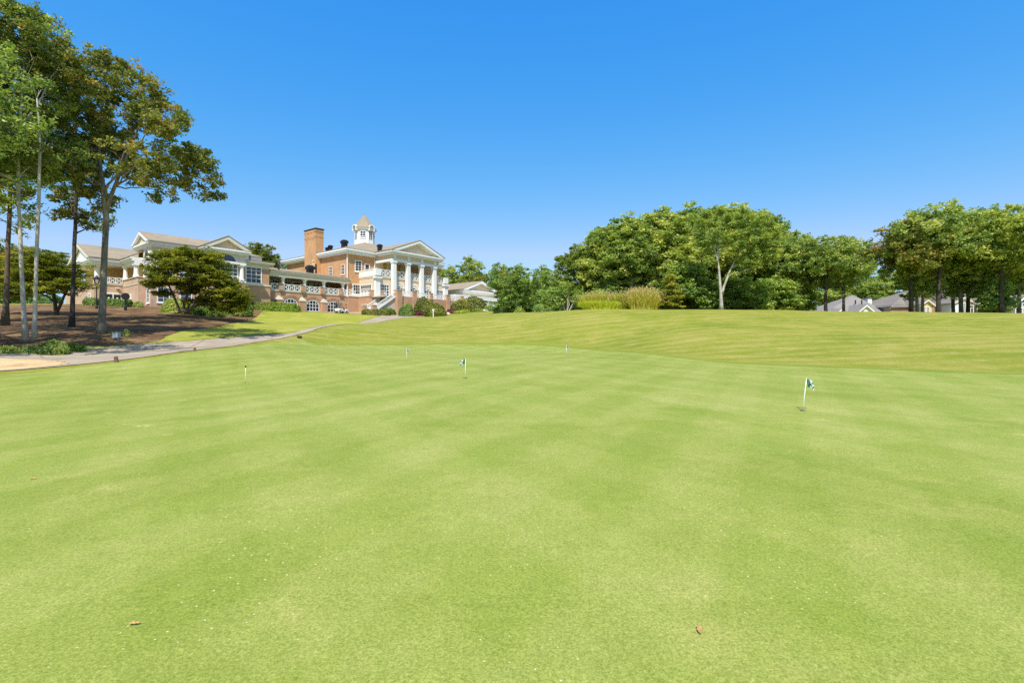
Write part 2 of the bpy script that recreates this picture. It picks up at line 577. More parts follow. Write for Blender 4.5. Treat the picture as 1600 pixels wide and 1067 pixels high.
def lawn_mat():
    m, t, n, b = mat('lawn_grass')
    tc = coords(t)
    big = noise(t, .35, 5, .65, tc, .3)
    fine = noise(t, 11, 5, .75, tc)
    c = ramp(t, big, [(.3, (.24, .275, .034)), (.5, (.315, .335, .050)), (.7, (.43, .39, .10))])
    c = mixc(t, 1.0, c, ramp(t, fine, [(.25, (.66, .68, .6)), (.75, (1.25, 1.22, 1.2))]), 'MULTIPLY')
    t.links.new(c, b.inputs['Base Color'])
    b.inputs['Roughness'].default_value = .9
    b.inputs['Specular IOR Level'].default_value = .1
    bump(t, b, fine, .7, .06)
    return m

def straw_mat():
    m, t, n, b = mat('pine_straw')
    tc = coords(t)
    big = noise(t, .5, 5, .65, tc, .5)
    fine = noise(t, 8, 6, .8, mapping(t, tc, (1, .5, 1), (0, 0, .6)))
    grn = noise(t, .33, 4, .6, mapping(t, tc, (1, 1.4, 1), (0, 0, .2)))
    c = ramp(t, big, [(.3, (.10, .058, .032)), (.5, (.175, .105, .056)), (.7, (.34, .22, .115))])  # brown straw; its dark and pale tones also carry painted shade and dapple
    c = mixc(t, ramp(t, grn, [(.60, (0, 0, 0)), (.70, (.7, .7, .7))]), c, (.20, .21, .05))
    c = mixc(t, 1.0, c, ramp(t, fine, [(.25, (.6, .6, .6)), (.75, (1.35, 1.32, 1.3))]), 'MULTIPLY')
    t.links.new(c, b.inputs['Base Color'])
    b.inputs['Roughness'].default_value = .95
    b.inputs['Specular IOR Level'].default_value = .05
    bump(t, b, fine, .8, .08)
    return m

def path_mat():
    m, t, n, b = mat('path_concrete')
    tc = coords(t)
    big = noise(t, .6, 5, .6, tc)
    fine = noise(t, 12, 5, .8, tc)
    c = ramp(t, big, [(.3, (.32, .26, .19)), (.7, (.44, .365, .275))])
    c = mixc(t, 1.0, c, ramp(t, fine, [(.25, (.82, .82, .82)), (.75, (1.14, 1.14, 1.14))]), 'MULTIPLY')
    vo = t.nodes.new('ShaderNodeTexVoronoi')
    vo.feature = 'DISTANCE_TO_EDGE'
    vo.inputs['Scale'].default_value = .22
    t.links.new(mapping(t, tc, (1, 1.0, 1)), vo.inputs['Vector'])
    c = mixc(t, 1.0, c, ramp(t, vo.outputs['Distance'], [(.004, (.62, .6, .57)), (.016, (1, 1, 1))]), 'MULTIPLY')
    t.links.new(c, b.inputs['Base Color'])
    b.inputs['Roughness'].default_value = .9
    b.inputs['Specular IOR Level'].default_value = .15
    return m

def soil_mat():
    m, t, n, b = mat('bare_soil')
    tc = coords(t)
    big = noise(t, .8, 6, .65, tc, .4)
    fine = noise(t, 7, 6, .75, tc)
    c = ramp(t, big, [(.3, (.42, .22, .10)), (.45, (.62, .42, .21)), (.7, (.74, .55, .31))])
    c = mixc(t, 1.0, c, ramp(t, fine, [(.25, (.75, .74, .72)), (.75, (1.15, 1.15, 1.14))]), 'MULTIPLY')
    t.links.new(c, b.inputs['Base Color'])
    b.inputs['Roughness'].default_value = .95
    bump(t, b, fine, .8, .06)
    return m

M = {}
M['rough'] = rough_mat(); M['green'] = green_mat(); M['lawn'] = lawn_mat(); M['straw'] = straw_mat()
M['path'] = path_mat(); M['soil'] = soil_mat()

# one sheet of ground, a polar grid that runs to the horizon
na, nr = 420, 210
rr = np.concatenate(([0.0], np.geomspace(.5, 2500, nr - 1)))
fr = np.linspace(0, 1, na)
aa = 2 * PI * fr
X = np.cos(aa)[:, None] * rr[None]; Y = np.sin(aa)[:, None] * rr[None]
gnd = grid_mesh('ground', X, Y, 0.0, M['rough'])

far_edge = pd([(-420, 16.5), (-150, 18), (0, 18.6), (90, 20.6), (180, 22.6), (300, 27.3), (400, 34.6), (450, 38.5), (490, 40.5), (560, 41.2), (700, 41.2), (820, 39.8),
               (880, 38), (960, 32), (1100, 22.8), (1200, 20.8), (1300, 19.7), (1600, 16.6), (2000, 14.5)])
near_edge = [(-24, -9), (-12, -9), (0, -9), (12, -9), (24, -9)]
strip('putting_green', near_edge, far_edge, 220, 130, .014, M['green'])
collar_in = pd([(480, 40.2), (560, 41.0), (700, 41.0), (820, 39.6), (880, 37.8), (960, 31.8), (1100, 22.6), (1200, 20.6), (1300, 19.5), (1600, 16.4), (2000, 14.3)])
collar_out = pd([(470, 41.0), (560, 42.3), (700, 42.3), (820, 41.0), (880, 39.2), (960, 33.1), (1100, 23.5), (1200, 21.4), (1300, 20.2), (1600, 17.0), (2000, 14.9)])
def collar_mat():
    m, t, n, b = mat('collar_turf')
    tc = coords(t)
    f = noise(t, 11, 5, .75, tc); g = noise(t, .6, 4, .6, tc)
    c = ramp(t, g, [(.3, (.19, .245, .026)), (.7, (.25, .285, .045))])
    c = mixc(t, 1.0, c, ramp(t, f, [(.25, (.7, .7, .66)), (.75, (1.22, 1.2, 1.2))]), 'MULTIPLY')
    t.links.new(c, b.inputs['Base Color']); b.inputs['Roughness'].default_value = .9
    b.inputs['Specular IOR Level'].default_value = .1
    return m
M['collar'] = collar_mat()
strip('grass_collar', collar_in, collar_out, 200, 6, .020, M['collar'], kind='structure')

path_lo = pd([(-200, 18.3), (0, 20.0), (90, 21.7), (180, 23.5), (300, 28.5), (400, 36.2), (465, 42), (520, 52), (575, 66), (630, 84), (690, 92)])
path_hi = pd([(-200, 25), (0, 26), (150, 30), (300, 34.5), (400, 39.5), (465, 44.2), (505, 53), (555, 68), (590, 84), (600, 92)])
strip('cart_path', path_lo, path_hi, 160, 14, .03, M['path'])
strip('clubhouse_apron', pd([(440, 86.0), (500, 88.5), (560, 91), (590, 88), (640, 88), (690, 91)]), pd([(440, 89), (500, 92.5), (560, 97.5), (590, 98), (640, 98), (690, 97)]), 60, 12, .035, M['path'])
strip('bare_soil', pd([(-160, 18.9), (-60, 19.6), (40, 20.9), (85, 21.9), (105, 22.4)]), pd([(-160, 23.5), (-40, 24.3), (20, 24.8), (80, 24.4), (110, 22.9)]), 60, 20, .04, M['soil'], jitter=.05)
strip('straw_bank', pd([(-500, 25.5), (-200, 25.3), (0, 26.3), (150, 30.3), (240, 32.6), (265, 36), (330, 46), (395, 61)]),
      pd([(-500, 56), (-200, 59), (0, 61), (100, 65), (200, 72), (300, 77), (380, 81), (410, 80)]), 120, 60, .022, M['straw'], jitter=.12)
strip('sunny_lawn', pd([(245, 32.8), (300, 34.8), (400, 39.8), (465, 44.5), (505, 53.2), (555, 68.2), (588, 84)]),
      pd([(270, 36.4), (300, 41), (345, 49), (395, 61), (412, 79), (500, 87), (586, 88)]), 120, 40, .024, M['lawn'], jitter=.05)
# ------------------------------------------------------------------ building materials
M['brick'] = brick_mat('orange_brick', (.63, .335, .150), (.54, .275, .118), (.58, .41, .26))
M['brick_pink'] = brick_mat('tan_pink_brick', (.60, .40, .27), (.51, .325, .215), (.60, .48, .39))
M['brick_wall'] = brick_mat('terrace_brick', (.54, .315, .185), (.45, .25, .145), (.52, .39, .29))
M['white'] = plain('white_paint', (.80, .79, .75), .45, .04, 2)
M['cream'] = plain('cream_siding', (.66, .56, .40), .6, .06, 1.2)
M['peach'] = plain('peach_stucco', (.70, .54, .37), .8, .07, 1.0)
M['palecream'] = plain('pale_cream_trim', (.66, .60, .49), .6, .06, 1.2)
M['tan'] = plain('tan_stucco', (.64, .42, .17), .8, .08, 1.0)
M['roof'] = shingle_mat('tan_shingle', (.34, .28, .20))
M['roof_grey'] = shingle_mat('grey_shingle', (.27, .25, .235))
M['glass'] = glass_mat('dark_glass', (.028, .03, .042))
M['black'] = plain('black_metal', (.02, .02, .022), .5, .2)
M['stone'] = plain('pale_stone', (.52, .47, .38), .8, .12, 2)
M['curtain'] = plain('gold_curtain', (.42, .26, .04), .8, .15, 2)

OX, OY, OZ = -31.1416, 95.0, 7.0
ROT = math.atan2(.78, .626)
CL = thing('clubhouse', 'long brick clubhouse with white columned portico and cupola on the hilltop', 'clubhouse', (OX, OY, OZ), ROT)

class FaceMap:
    """2-D wall coordinates to local 3-D: 'front' faces the green (normal -y), 'left' faces -x"""
    def __init__(self, side, plane):
        self.s = side; self.p = plane
    def __call__(self, a, n, z):
        return (a, self.p - n, z) if self.s == 'front' else (self.p - n, a, z)
    def box(self, mb, a0, a1, n0, n1, z0, z1, mi=0):
        p = self(a0, n0, z0); q = self(a1, n1, z1)
        mb.box(p[0], q[0], p[1], q[1], p[2], q[2], mi)

def window(side, plane, ac, z0, w, h, cols, rows, parent=None, fr=.09, mun=.05, arch=0.0, name='window', frame='white', glass='glass', proud=.07, sill=True):
    """a framed, muntined window; arch > 0 adds an elliptical head of that rise. Frame is the part, panes the sub-part"""
    fm = FaceMap(side, plane)
    m = MB()
    a0, a1 = ac - w / 2, ac + w / 2
    fm.box(m, a0 - fr, a0, 0, proud, z0 - fr, z0 + h)
    fm.box(m, a1, a1 + fr, 0, proud, z0 - fr, z0 + h)
    fm.box(m, a0, a1, 0, proud, z0 - fr, z0)
    if sill:
        fm.box(m, a0 - fr * 1.5, a1 + fr * 1.5, 0, proud + .06, z0 - fr * 2, z0 - fr)
    if not arch:
        fm.box(m, a0 - fr, a1 + fr, 0, proud + .01, z0 + h, z0 + h + fr)
    else:
        n = 16
        for i in range(n):
            t0, t1 = PI * i / n, PI * (i + 1) / n
            def pt(t, e, nn): return Vector(fm(ac - math.cos(t) * (w / 2 + e), nn, z0 + h + math.sin(t) * (arch + e)))
            q = [pt(t0, 0, 0), pt(t1, 0, 0), pt(t1, fr, 0), pt(t0, fr, 0)]
            m.prism(q, pt(t0, 0, proud) - pt(t0, 0, 0))
    def top(a):
        return z0 + h + (arch * math.sqrt(max(0, 1 - ((a - ac) / (w / 2)) ** 2)) if arch else 0)
    for i in range(1, cols):
        a = a0 + w * i / cols
        fm.box(m, a - mun / 2, a + mun / 2, 0, proud - .015, z0, top(a))
    nr_ = rows
    for j in range(1, nr_):
        z = z0 + (h + arch) * j / nr_
        hw = w / 2 if z <= z0 + h else w / 2 * math.sqrt(max(0, 1 - ((z - z0 - h) / arch) ** 2))
        fm.box(m, ac - hw, ac + hw, 0, proud - .018, z - mun / 2, z + mun / 2)
    f = m.build(name, M[frame], parent or CL)
    g = MB()
    if not arch:
        fm.box(g, a0, a1, -.02, .02, z0, z0 + h)
    else:
        pts = [fm(a0, .02, z0), fm(a1, .02, z0)] + [fm(ac + math.cos(PI * i / 16) * w / 2, .02, z0 + h + math.sin(PI * i / 16) * arch) for i in range(17)]
        pts = [Vector(p) for p in pts]
        cl = []
        for p in pts:
            if not cl or (p - cl[-1]).length > 1e-4: cl.append(p)
        if (cl[0] - cl[-1]).length < 1e-4: cl.pop()
        g.add(cl, [tuple(range(len(cl)))])
    g.build('pane', M[glass], f)
    return f

def balustrade(p, q, z, hgt=.95, parent=None, cell=1.0, w=.1):
    """white lattice railing between two points (local x, y)"""
    m = MB()
    p = Vector((*p, 0)); q = Vector((*q, 0)); L = (q - p).length
    n = max(1, round(L / cell))
    def at(t, zz): return tuple(p.lerp(q, t) + Vector((0, 0, z + zz)))
    m.bar(at(0, hgt), at(1, hgt), .12, .09)
    m.bar(at(0, .1), at(1, .1), .1, .08)
    for i in range(n + 1):
        m.bar(at(i / n, .14), at(i / n, hgt - .045), w, w)
    for i in range(n):
        a, b = i / n, (i + 1) / n
        m.bar(at(a, .14), at(b, hgt - .05), w * .7, w * .7)
        m.bar(at(a, hgt - .05), at(b, .14), w * .72, w * .72)
        c = (a + b) / 2; d = (b - a) * .2
        m.bar(at(c - d, .14), at(c - d, hgt - .05), w * .5, w * .5)
        m.bar(at(c + d, .14), at(c + d, hgt - .05), w * .5, w * .5)
    return m.build('balustrade', M['white'], parent or CL)

def brick_post(x, y, z0, z1, s=.62, mat_='brick_wall', name='brick_pillar', parent=None):
    m = MB()
    m.box(x - s / 2, x + s / 2, y - s / 2, y + s / 2, z0, z1 - .1, 0)
    m.box(x - s / 2 - .06, x + s / 2 + .06, y - s / 2 - .06, y + s / 2 + .06, z1 - .1, z1, 1)
    return m.build(name, [M[mat_], M['stone']], parent or CL)

def eave_box(m, x0, x1, y0, y1, z0, z1, mi=0):
    """a moulded cornice: three stepped bands"""
    h_ = z1 - z0
    m.box(x0 + .32, x1 - .32, y0 + .32, y1 - .32, z0, z0 + h_ * .34, mi)
    m.box(x0 + .12, x1 - .12, y0 + .12, y1 - .12, z0 + h_ * .34, z0 + h_ * .62, mi)
    m.box(x0, x1, y0, y1, z0 + h_ * .62, z1, mi)

def gable_roof_x(m, x0, x1, y0, y1, z0, zr, th=.14, mi=0):
    """ridge along x"""
    yc = (y0 + y1) / 2
    for ya in (y0, y1):
        m.prism([(x0, ya, z0), (x1, ya, z0), (x1, yc, zr), (x0, yc, zr)], (0, 0, th), mi)

def gable_roof_y(m, x0, x1, y0, y1, z0, zr, th=.14, mi=0):
    xc = (x0 + x1) / 2
    for xa in (x0, x1):
        m.prism([(xa, y0, z0), (xa, y1, z0), (xc, y1, zr), (xc, y0, zr)], (0, 0, th), mi)

def hip(m, x0, x1, y0, y1, z0, zr, ridge=None, mi=0):
    """ridge: (xa, ya, xb, yb)"""
    xa, ya, xb, yb = ridge
    v = [(x0, y0, z0), (x1, y0, z0), (x1, y1, z0), (x0, y1, z0), (xa, ya, zr), (xb, yb, zr)]
    if abs(xb - xa) >= abs(yb - ya):
        f = [(0, 1, 5, 4), (1, 2, 5), (2, 3, 4, 5), (3, 0, 4), (3, 2, 1, 0)]
    else:
        f = [(0, 1, 4), (1, 2, 5, 4), (2, 3, 5), (3, 0, 4, 5), (3, 2, 1, 0)]
    m.add(v, f, mi)

def column(x, y, z0, z1, r, square=False, parent=None):
    m = MB()
    if square:
        m.box(x - r * 1.25, x + r * 1.25, y - r * 1.25, y + r * 1.25, z0, z0 + .35)
        m.box(x - r, x + r, y - r, y + r, z0 + .35, z1 - .5)
        m.box(x - r * 1.15, x + r * 1.15, y - r * 1.15, y + r * 1.15, z1 - .5, z1 - .3)
        m.box(x - r * 1.35, x + r * 1.35, y - r * 1.35, y + r * 1.35, z1 - .3, z1)
    else:
        H_ = z1 - z0
        m.lathe((x, y, z0), [(r * 1.35, 0), (r * 1.35, .18), (r * 1.12, .25), (r * 1.05, .4), (r, H_ * .35), (r * .86, H_ - .5), (r * .98, H_ - .45), (r * .9, H_ - .38), (r * 1.2, H_ - .2), (r * 1.25, H_ - .15)], 20)
        m.box(x - r * 1.35, x + r * 1.35, y - r * 1.35, y + r * 1.35, z1 - .15, z1)
    return m.build('column', M['white'], parent or CL, smooth=False)

# ---- main block
X1 = 23.5; DY = 23.0; EZ = 11.2
m = MB(); m.box(0, X1, 0, DY, -1.5, EZ); m.build('main_wall', M['brick'], CL)
m = MB(); eave_box(m, -.95, X1 + .95, -.95, DY + .95, EZ, 12.15)
m.build('main_cornice', M['white'], CL)
m = MB(); hip(m, -1.0, X1 + 1.0, -1.0, DY + 1.0, 12.16, 16.6, (11.8, 10.8, 11.8, 12.2))
# parapet wedge in front of chimney is part of the roof outline
m.build('main_roof', M['roof'], CL)
# downspouts
for px_, py_ in ((-.12, -.12), (6.0, -.14)):
    m = MB(); m.box(px_ - .08, px_ + .08, py_ - .08, py_ + .08, 3.0 if px_ < 0 else 8.2, EZ + .1); m.build('downspout', M['white'], CL)
# windows of the side wall (facing the trees) and the front wall, upper floor
for y_ in (1.5, 5.7):
    window('left', 0, y_, 7.45, .95, 1.75, 2, 3)
window('front', 0, 2.35, 8.2, 1.25, 1.85, 2, 4, fr=.16)
window('front', 0, 4.35, 7.3, .85, 2.35, 1, 3, fr=.2)
window('front', 0, 2.0, 3.75, 1.5, 1.7, 3, 3, fr=.2)
# ---- chimney with soot stained shoulders
m = MB()
m.box(-1.12, .6, 9.3, 13.6, -1.0, 17.05)
for k in range(3):
    yy = 9.9 + k * 1.25
    m.box(-1.18, -1.12, yy, yy + .55, 15.2, 16.5)
m.box(-1.17, .65, 9.25, 13.65, 15.45, 15.62)
m.box(-1.19, .67, 9.23, 13.67, 16.5, 16.72)
chim = m.build('chimney', M['brick'], CL)
m = MB(); m.box(-1.22, .7, 9.2, 13.7, 17.05, 17.25); m.build('chimney_cap', M['black'], chim)
m = MB()
m.box(-1.28, -1.13, 10.0, 10.2, 5.3, 10.6); m.box(-1.33, -1.125, 9.85, 10.35, 10.6, 10.9)
m.build('vent_pipe', M['palecream'], chim)

def roof_vent(x, y, z, s, parent=None):
    m = MB()
    m.box(x - s * .38, x + s * .38, y - s * .38, y + s * .38, z - .6, z + s * .55)
    m.box(x - s * .5, x + s * .5, y - s * .5, y + s * .5, z + s * .55, z + s * .95)
    m.box(x - s * .36, x + s * .36, y - s * .36, y + s * .36, z + s * .95, z + s * 1.1)
    return m.build('roof_vent', M['black'], parent or CL)
roof_vent(4.6, 8.2, 14.2, 1.2); roof_vent(2.9, 10.6, 13.6, .8); roof_vent(1.6, 9.7, 13.1, .6)
roof_vent(5.7, -2.2, 12.6, .85)
# ---- cupola
cx, cy = 11.8, 11.5
a1, a2 = .62, 2.1            # half width of the tall window faces, half size of the whole
oct_ = [(-a2, -a1), (-a2, a1), (-a1, a2), (a1, a2), (a2, a1), (a2, -a1), (a1, -a2), (-a1, -a2)]
def octo(m, s, z0, z1, mi=0):
    v = [(cx + x * s, cy + y * s, z0) for x, y in oct_] + [(cx + x * s, cy + y * s, z1) for x, y in oct_]
    m.add(v, [tuple(range(8)), tuple(range(8, 16))] + [(i, (i + 1) % 8, 8 + (i + 1) % 8, 8 + i) for i in range(8)], mi)
m = MB()
octo(m, 1.0, 14.0, 19.2); octo(m, 1.05, 14.0, 16.9); octo(m, 1.06, 18.75, 18.95); octo(m, 1.14, 18.95, 19.15); octo(m, 1.22, 19.15, 19.4)
cup = m.build('cupola', M['white'], CL)
m = MB()
v = [(cx + x * 1.29, cy + y * 1.29, 19.41) for x, y in oct_] + [(cx, cy, 22.75)]
m.add(v, [(i, (i + 1) % 8, 8) for i in range(8)] + [tuple(range(8))])
m.tube([(cx, cy, 22.6), (cx, cy, 22.95)], [.14, .05], 8)
m.build('cupola_roof', M['roof'], cup)
for side, sgn, cc in (('left', 1, cx - a2), ('front', 1, cy - a2)):
    f = window(side, cc, cy if side == 'left' else cx, 16.95, .88, 1.9, 2, 5, parent=cup, fr=.07, mun=.05, proud=.16, sill=False)
    # arched dormer hood that breaks through the roof edge
    fm = FaceMap(side, cc); ac = cy if side == 'left' else cx
    m = MB()
    n = 14
    for i in range(n):
        t0, t1 = PI * i / n, PI * (i + 1) / n
        def pt(t, r, nn): return Vector(fm(ac - math.cos(t) * r, nn, 19.35 + math.sin(t) * r))
        m.prism([pt(t0, .52, -1.0), pt(t1, .52, -1.0), pt(t1, .72, -1.0), pt(t0, .72, -1.0)], pt(t0, 0, .62) - pt(t0, 0, -1.0))
    for s_ in (-1, 1):
        fm.box(m, ac + s_ * .62 - .1, ac + s_ * .62 + .1, -.5, .62, 18.75, 19.36)
    hood = m.build('dormer_hood', M['white'], cup)
    g = MB()
    pts = [Vector(fm(ac + math.cos(PI * i / 12) * .5, .3, 19.3 + math.sin(PI * i / 12) * .5)) for i in range(13)]
    g.add(pts, [tuple(range(13))]); g.build('pane', M['glass'], cup)
# small square windows on the diagonal faces seen from the green
def diag_window(p, q, z0, w, hh):
    p = Vector((*p, 0)); q = Vector((*q, 0)); d = (q - p).normalized(); c = (p + q) / 2
    nrm = Vector((d.y, -d.x, 0))
    if nrm.dot(c - Vector((cx, cy, 0))) < 0: nrm = -nrm
    m = MB(); g = MB()
    def at(a, n, z): return c + d * a + nrm * n + Vector((0, 0, z))
    for a0_, a1_, za, zb in ((-w / 2 - .1, -w / 2, z0, z0 + hh), (w / 2, w / 2 + .1, z0, z0 + hh), (-w / 2 - .1, w / 2 + .1, z0 - .12, z0), (-w / 2 - .1, w / 2 + .1, z0 + hh, z0 + hh + .1),
                             (-.05, .05, z0, z0 + hh), (-w / 2, w / 2, z0 + hh / 2 - .05, z0 + hh / 2 + .05), (-w * .72, w * .72, z0 - .5, z0 - .36)):
        m.prism([at(a0_, .1, za), at(a1_, .1, za), at(a1_, .1, zb), at(a0_, .1, zb)], nrm * .09)
    f = m.build('window', M['white'], cup)
    g.add([at(-w / 2, .125, z0), at(w / 2, .125, z0), at(w / 2, .125, z0 + hh), at(-w / 2, .125, z0 + hh)], [(0, 1, 2, 3)])
    g.build('pane', M['glass'], f)
diag_window((cx - a2, cy - a1), (cx - a1, cy - a2), 17.6, 1.0, 1.0)
diag_window((cx + a2, cy - a1), (cx + a1, cy - a2), 17.6, 1.0, 1.0)

# ---- portico: one-storey front with a balcony on top, giant columns, pediment
VX0, VX1, VY = 2.6, 21.0, -4.7
m = MB(); m.box(VX0, VX1, VY, -.004, 1.0, 6.75)
m.build('portico_base', M['peach'], CL)
m = MB(); m.box(VX0 - .12, VX1 + .12, VY - .14, -.003, 6.75, 7.0); m.box(VX0 - .06, VX1 + .06, VY - .06, -.002, 6.55, 6.75)
m.box(VX0 - .05, 6.1, VY - .07, VY, 5.55, 5.8); m.box(18.0, VX1, VY - .07, VY, 5.55, 5.8)
m.build('balcony_floor', M['palecream'], CL)
cols_x = [6.66, 10.12, 13.59, 17.08]
for x_ in cols_x:
    column(x_, VY - .62, 3.0, 10.1, .37, True)
for x_ in (3.1, VX1 - .35):
    m = MB()
    m.box(x_ - .5, x_ + .5, VY - .55, VY - .005, 2.9, 6.2)
    m.box(x_ - .62, x_ + .62, VY - .68, VY - .004, 6.2, 6.45); m.box(x_ - .78, x_ + .78, VY - .82, VY - .003, 6.45, 6.75)
    m.box(x_ - .58, x_ + .58, VY - .6, VY + .5, 7.02, 8.25)
    m.build('corner_pier', M['white'], CL)
# balcony railings
xs = [3.7] + cols_x + [VX1 - .95]
for a, b in zip(xs[:-1], xs[1:]):
    balustrade((a + .42, VY - .1), (b - .42, VY - .1), 7.0, 1.25, cell=1.05)
m = MB(); m.box(VX0 - .1, VX0 + .15, VY - .05, -.01, 7.01, 8.05); m.box(VX0 - .16, VX0 + .2, VY - .05, -.01, 8.05, 8.2)
m.build('parapet', M['white'], CL)
# tall arched doors and windows behind the columns
for k, x_ in enumerate((8.37, 12.08, 15.84)):
    f = window('front', VY, x_, 3.05, 1.7, 1.75, 3, 5, arch=.75, fr=.16, mun=.09, name='arched_window', proud=.1)
    m = MB()
    for i in range(14):
        t0, t1 = PI * i / 14, PI * (i + 1) / 14
        m.prism([(x_ - math.cos(t) * r_, VY - .11, 5.0 + math.sin(t) * r_ * .86) for t, r_ in ((t0, .4), (t1, .4), (t1, 1.0), (t0, 1.0))], (0, -.05, 0))
    m.build('fanlight', M['palecream'], f)
    m = MB()
    for i in range(16):
        t0, t1 = PI * i / 16, PI * (i + 1) / 16
        m.prism([(x_ - math.cos(t) * r_, VY - .004, 5.0 + math.sin(t) * r_ * .9) for t, r_ in ((t0, 1.05), (t1, 1.05), (t1, 1.3), (t0, 1.3))], (0, -.16, 0))
    m.build('arch_trim', M['white'], f)
window('front', VY, 4.85, 3.2, 2.1, 2.2, 4, 4, fr=.14, mun=.09)
window('front', VY, 19.05, 3.2, 2.1, 2.2, 4, 4, fr=.14, mun=.09)
window('left', VX0, -2.2, 3.9, 3.2, 1.4, 5, 2, fr=.14, mun=.12)
# upper wall behind the columns: cream panel with windows, pilasters and curtains
PX0, PX1 = 6.1, 18.3
m = MB(); m.box(PX0, PX1 - 3.6, -.06, -.005, 7.0, 10.4); m.build('upper_wall', M['cream'], CL)
for x_ in (7.6, 9.3, 11.2, 13.0):
    window('front', -.06, x_, 7.35, 1.15, 1.75, 2, 3, fr=.16, mun=.12)
for x_ in (8.4, 10.25, 12.1, 13.9):
    m = MB(); m.box(x_ - .22, x_ + .22, -.32, -.08, 7.02, 10.3); m.build('curtain', M['curtain'], CL)
# entablature and pediment
m = MB()
yF = VY - 1.0
m.box(PX0, PX1, yF + .05, yF + .7, 10.1, 10.55)                       # architrave
m.box(PX0, PX0 + .6, yF + .7, -.01, 10.1, 10.55); m.box(PX1 - .6, PX1, yF + .7, -.01, 10.1, 10.55)
for x_ in cols_x:
    m.box(x_ - .3, x_ + .3, yF + .02, yF + .72, 10.551, 11.3)
eave_box(m, PX0 - .75, PX1 + .75, yF - .75, -1.0, 11.3, 12.0)
m.build('entablature', M['white'], CL)
m = MB(); m.box(PX0 + .1, PX1 - .1, yF + .14, yF + .6, 10.552, 11.3); m.box(PX0 + .1, PX0 + .5, yF + .6, -.02, 10.552, 11.3); m.box(PX1 - .5, PX1 - .1, yF + .6, -.02, 10.552, 11.3)
m.build('frieze_panel', M['peach'], CL)
m = MB(); m.box(PX0 + .6, PX1 - .6, yF + .6, -.07, 10.42, 10.5); m.build('portico_ceiling', M['palecream'], CL)
pc = (PX0 + PX1) / 2; zA = 14.75; zE = 12.02
m = MB()
m.prism([(PX0, yF + .2, zE), (PX1, yF + .2, zE), (pc, yF + .2, zA - .42)], (0, .3, 0)); m.build('pediment_panel', M['peach'], CL)
m = MB()
for s_ in (-1, 1):
    xe = pc + s_ * (pc - PX0 + .8)
    d = Vector((pc - xe, 0, zA - zE)); n_ = Vector((-d.z, 0, d.x)).normalized() * (1 if s_ < 0 else -1)
    A_ = Vector((xe, yF - .8, zE)); B_ = Vector((pc, yF - .8, zA))
    m.prism([A_, B_, B_ - Vector((0, 0, .5)), A_ + Vector((-s_ * 1.3, 0, 0))], (0, .75, 0))
    m.prism([A_ + Vector((-s_ * 1.1, .76, 0)), B_ + Vector((0, .76, -.45)), B_ + Vector((0, .76, -.75)), A_ + Vector((-s_ * 2.0, .76, 0))], (0, .2, 0))
m.build('raking_cornice', M['white'], CL)
m = MB(); gable_roof_y(m, PX0 - .85, PX1 + .85, yF - .85, 6.0, zE + .02, zA + .02, .12); m.build('portico_roof', M['roof'], CL)

# ---- arcade terrace between the wings
TX0 = -14.9
m = MB(); m.box(TX0, -.005, 0, .5, -1.5, 3.1); m.box(.0, 2.2, -.3, -.006, -1.5, 3.1); m.box(2.2, 3.0, -4.55, -.3, -1.5, 3.1)
m.build('terrace_wall', M['brick_wall'], CL)
m = MB(); m.box(TX0, -.01, -.1, .52, 3.1, 3.28); m.box(-.01, 2.12, -.4, -.02, 3.1, 3.28); m.box(2.1, 3.05, -4.55, -.4, 3.1, 3.28)
m.build('terrace_coping', M['palecream'], CL)
m = MB(); m.box(TX0, -.01, .52, 5.9, 2.9, 3.1); m.build('terrace_floor', M['stone'], CL)
m = MB(); m.box(TX0, -.01, 5.6, 5.9, 3.1, 6.4); m.build('porch_wall', M['cream'], CL)
for x_ in (-12.6, -10.9, -9.0, -7.0, -5.2, -3.2):
    window('front', 5.6, x_, 3.9, 1.25, 1.6, 3, 3, mun=.09, fr=.12)
m = MB()
m.box(TX0, .25, -.35, .3, 5.5, 6.05); m.box(TX0, .3, -.5, .3, 6.05, 6.3); m.box(TX0, .34, -.62, .3, 6.3, 6.42)
m.box(TX0, -.02, .3, 5.6, 5.75, 5.85)
m.build('terrace_eave', M['palecream'], CL)
m = MB()
m.prism([(TX0, -.66, 6.43), (-.02, -.66, 6.43), (-.02, 11.5, 8.5), (TX0, 11.5, 8.5)], (0, 0, .1)); m.build('terrace_roof', M['roof'], CL)
for x_ in (-12.35, -8.44, -4.76, -.85):
    column(x_, .25, 3.28, 5.5, .3)
posts = (-12.9, -9.0, -5.3, -1.6)
for x_ in posts:
    brick_post(x_, -.03, 3.281, 4.45, .72)
ends = [TX0 + .05] + list(posts) + [2.1]
for a, b in zip(ends[:-1], ends[1:]):
    balustrade((a + .4, -.02), (b - .4, -.02), 3.28, 1.05, cell=.95)
balustrade((2.5, -.6), (2.5, -3.6), 3.28, 1.0)
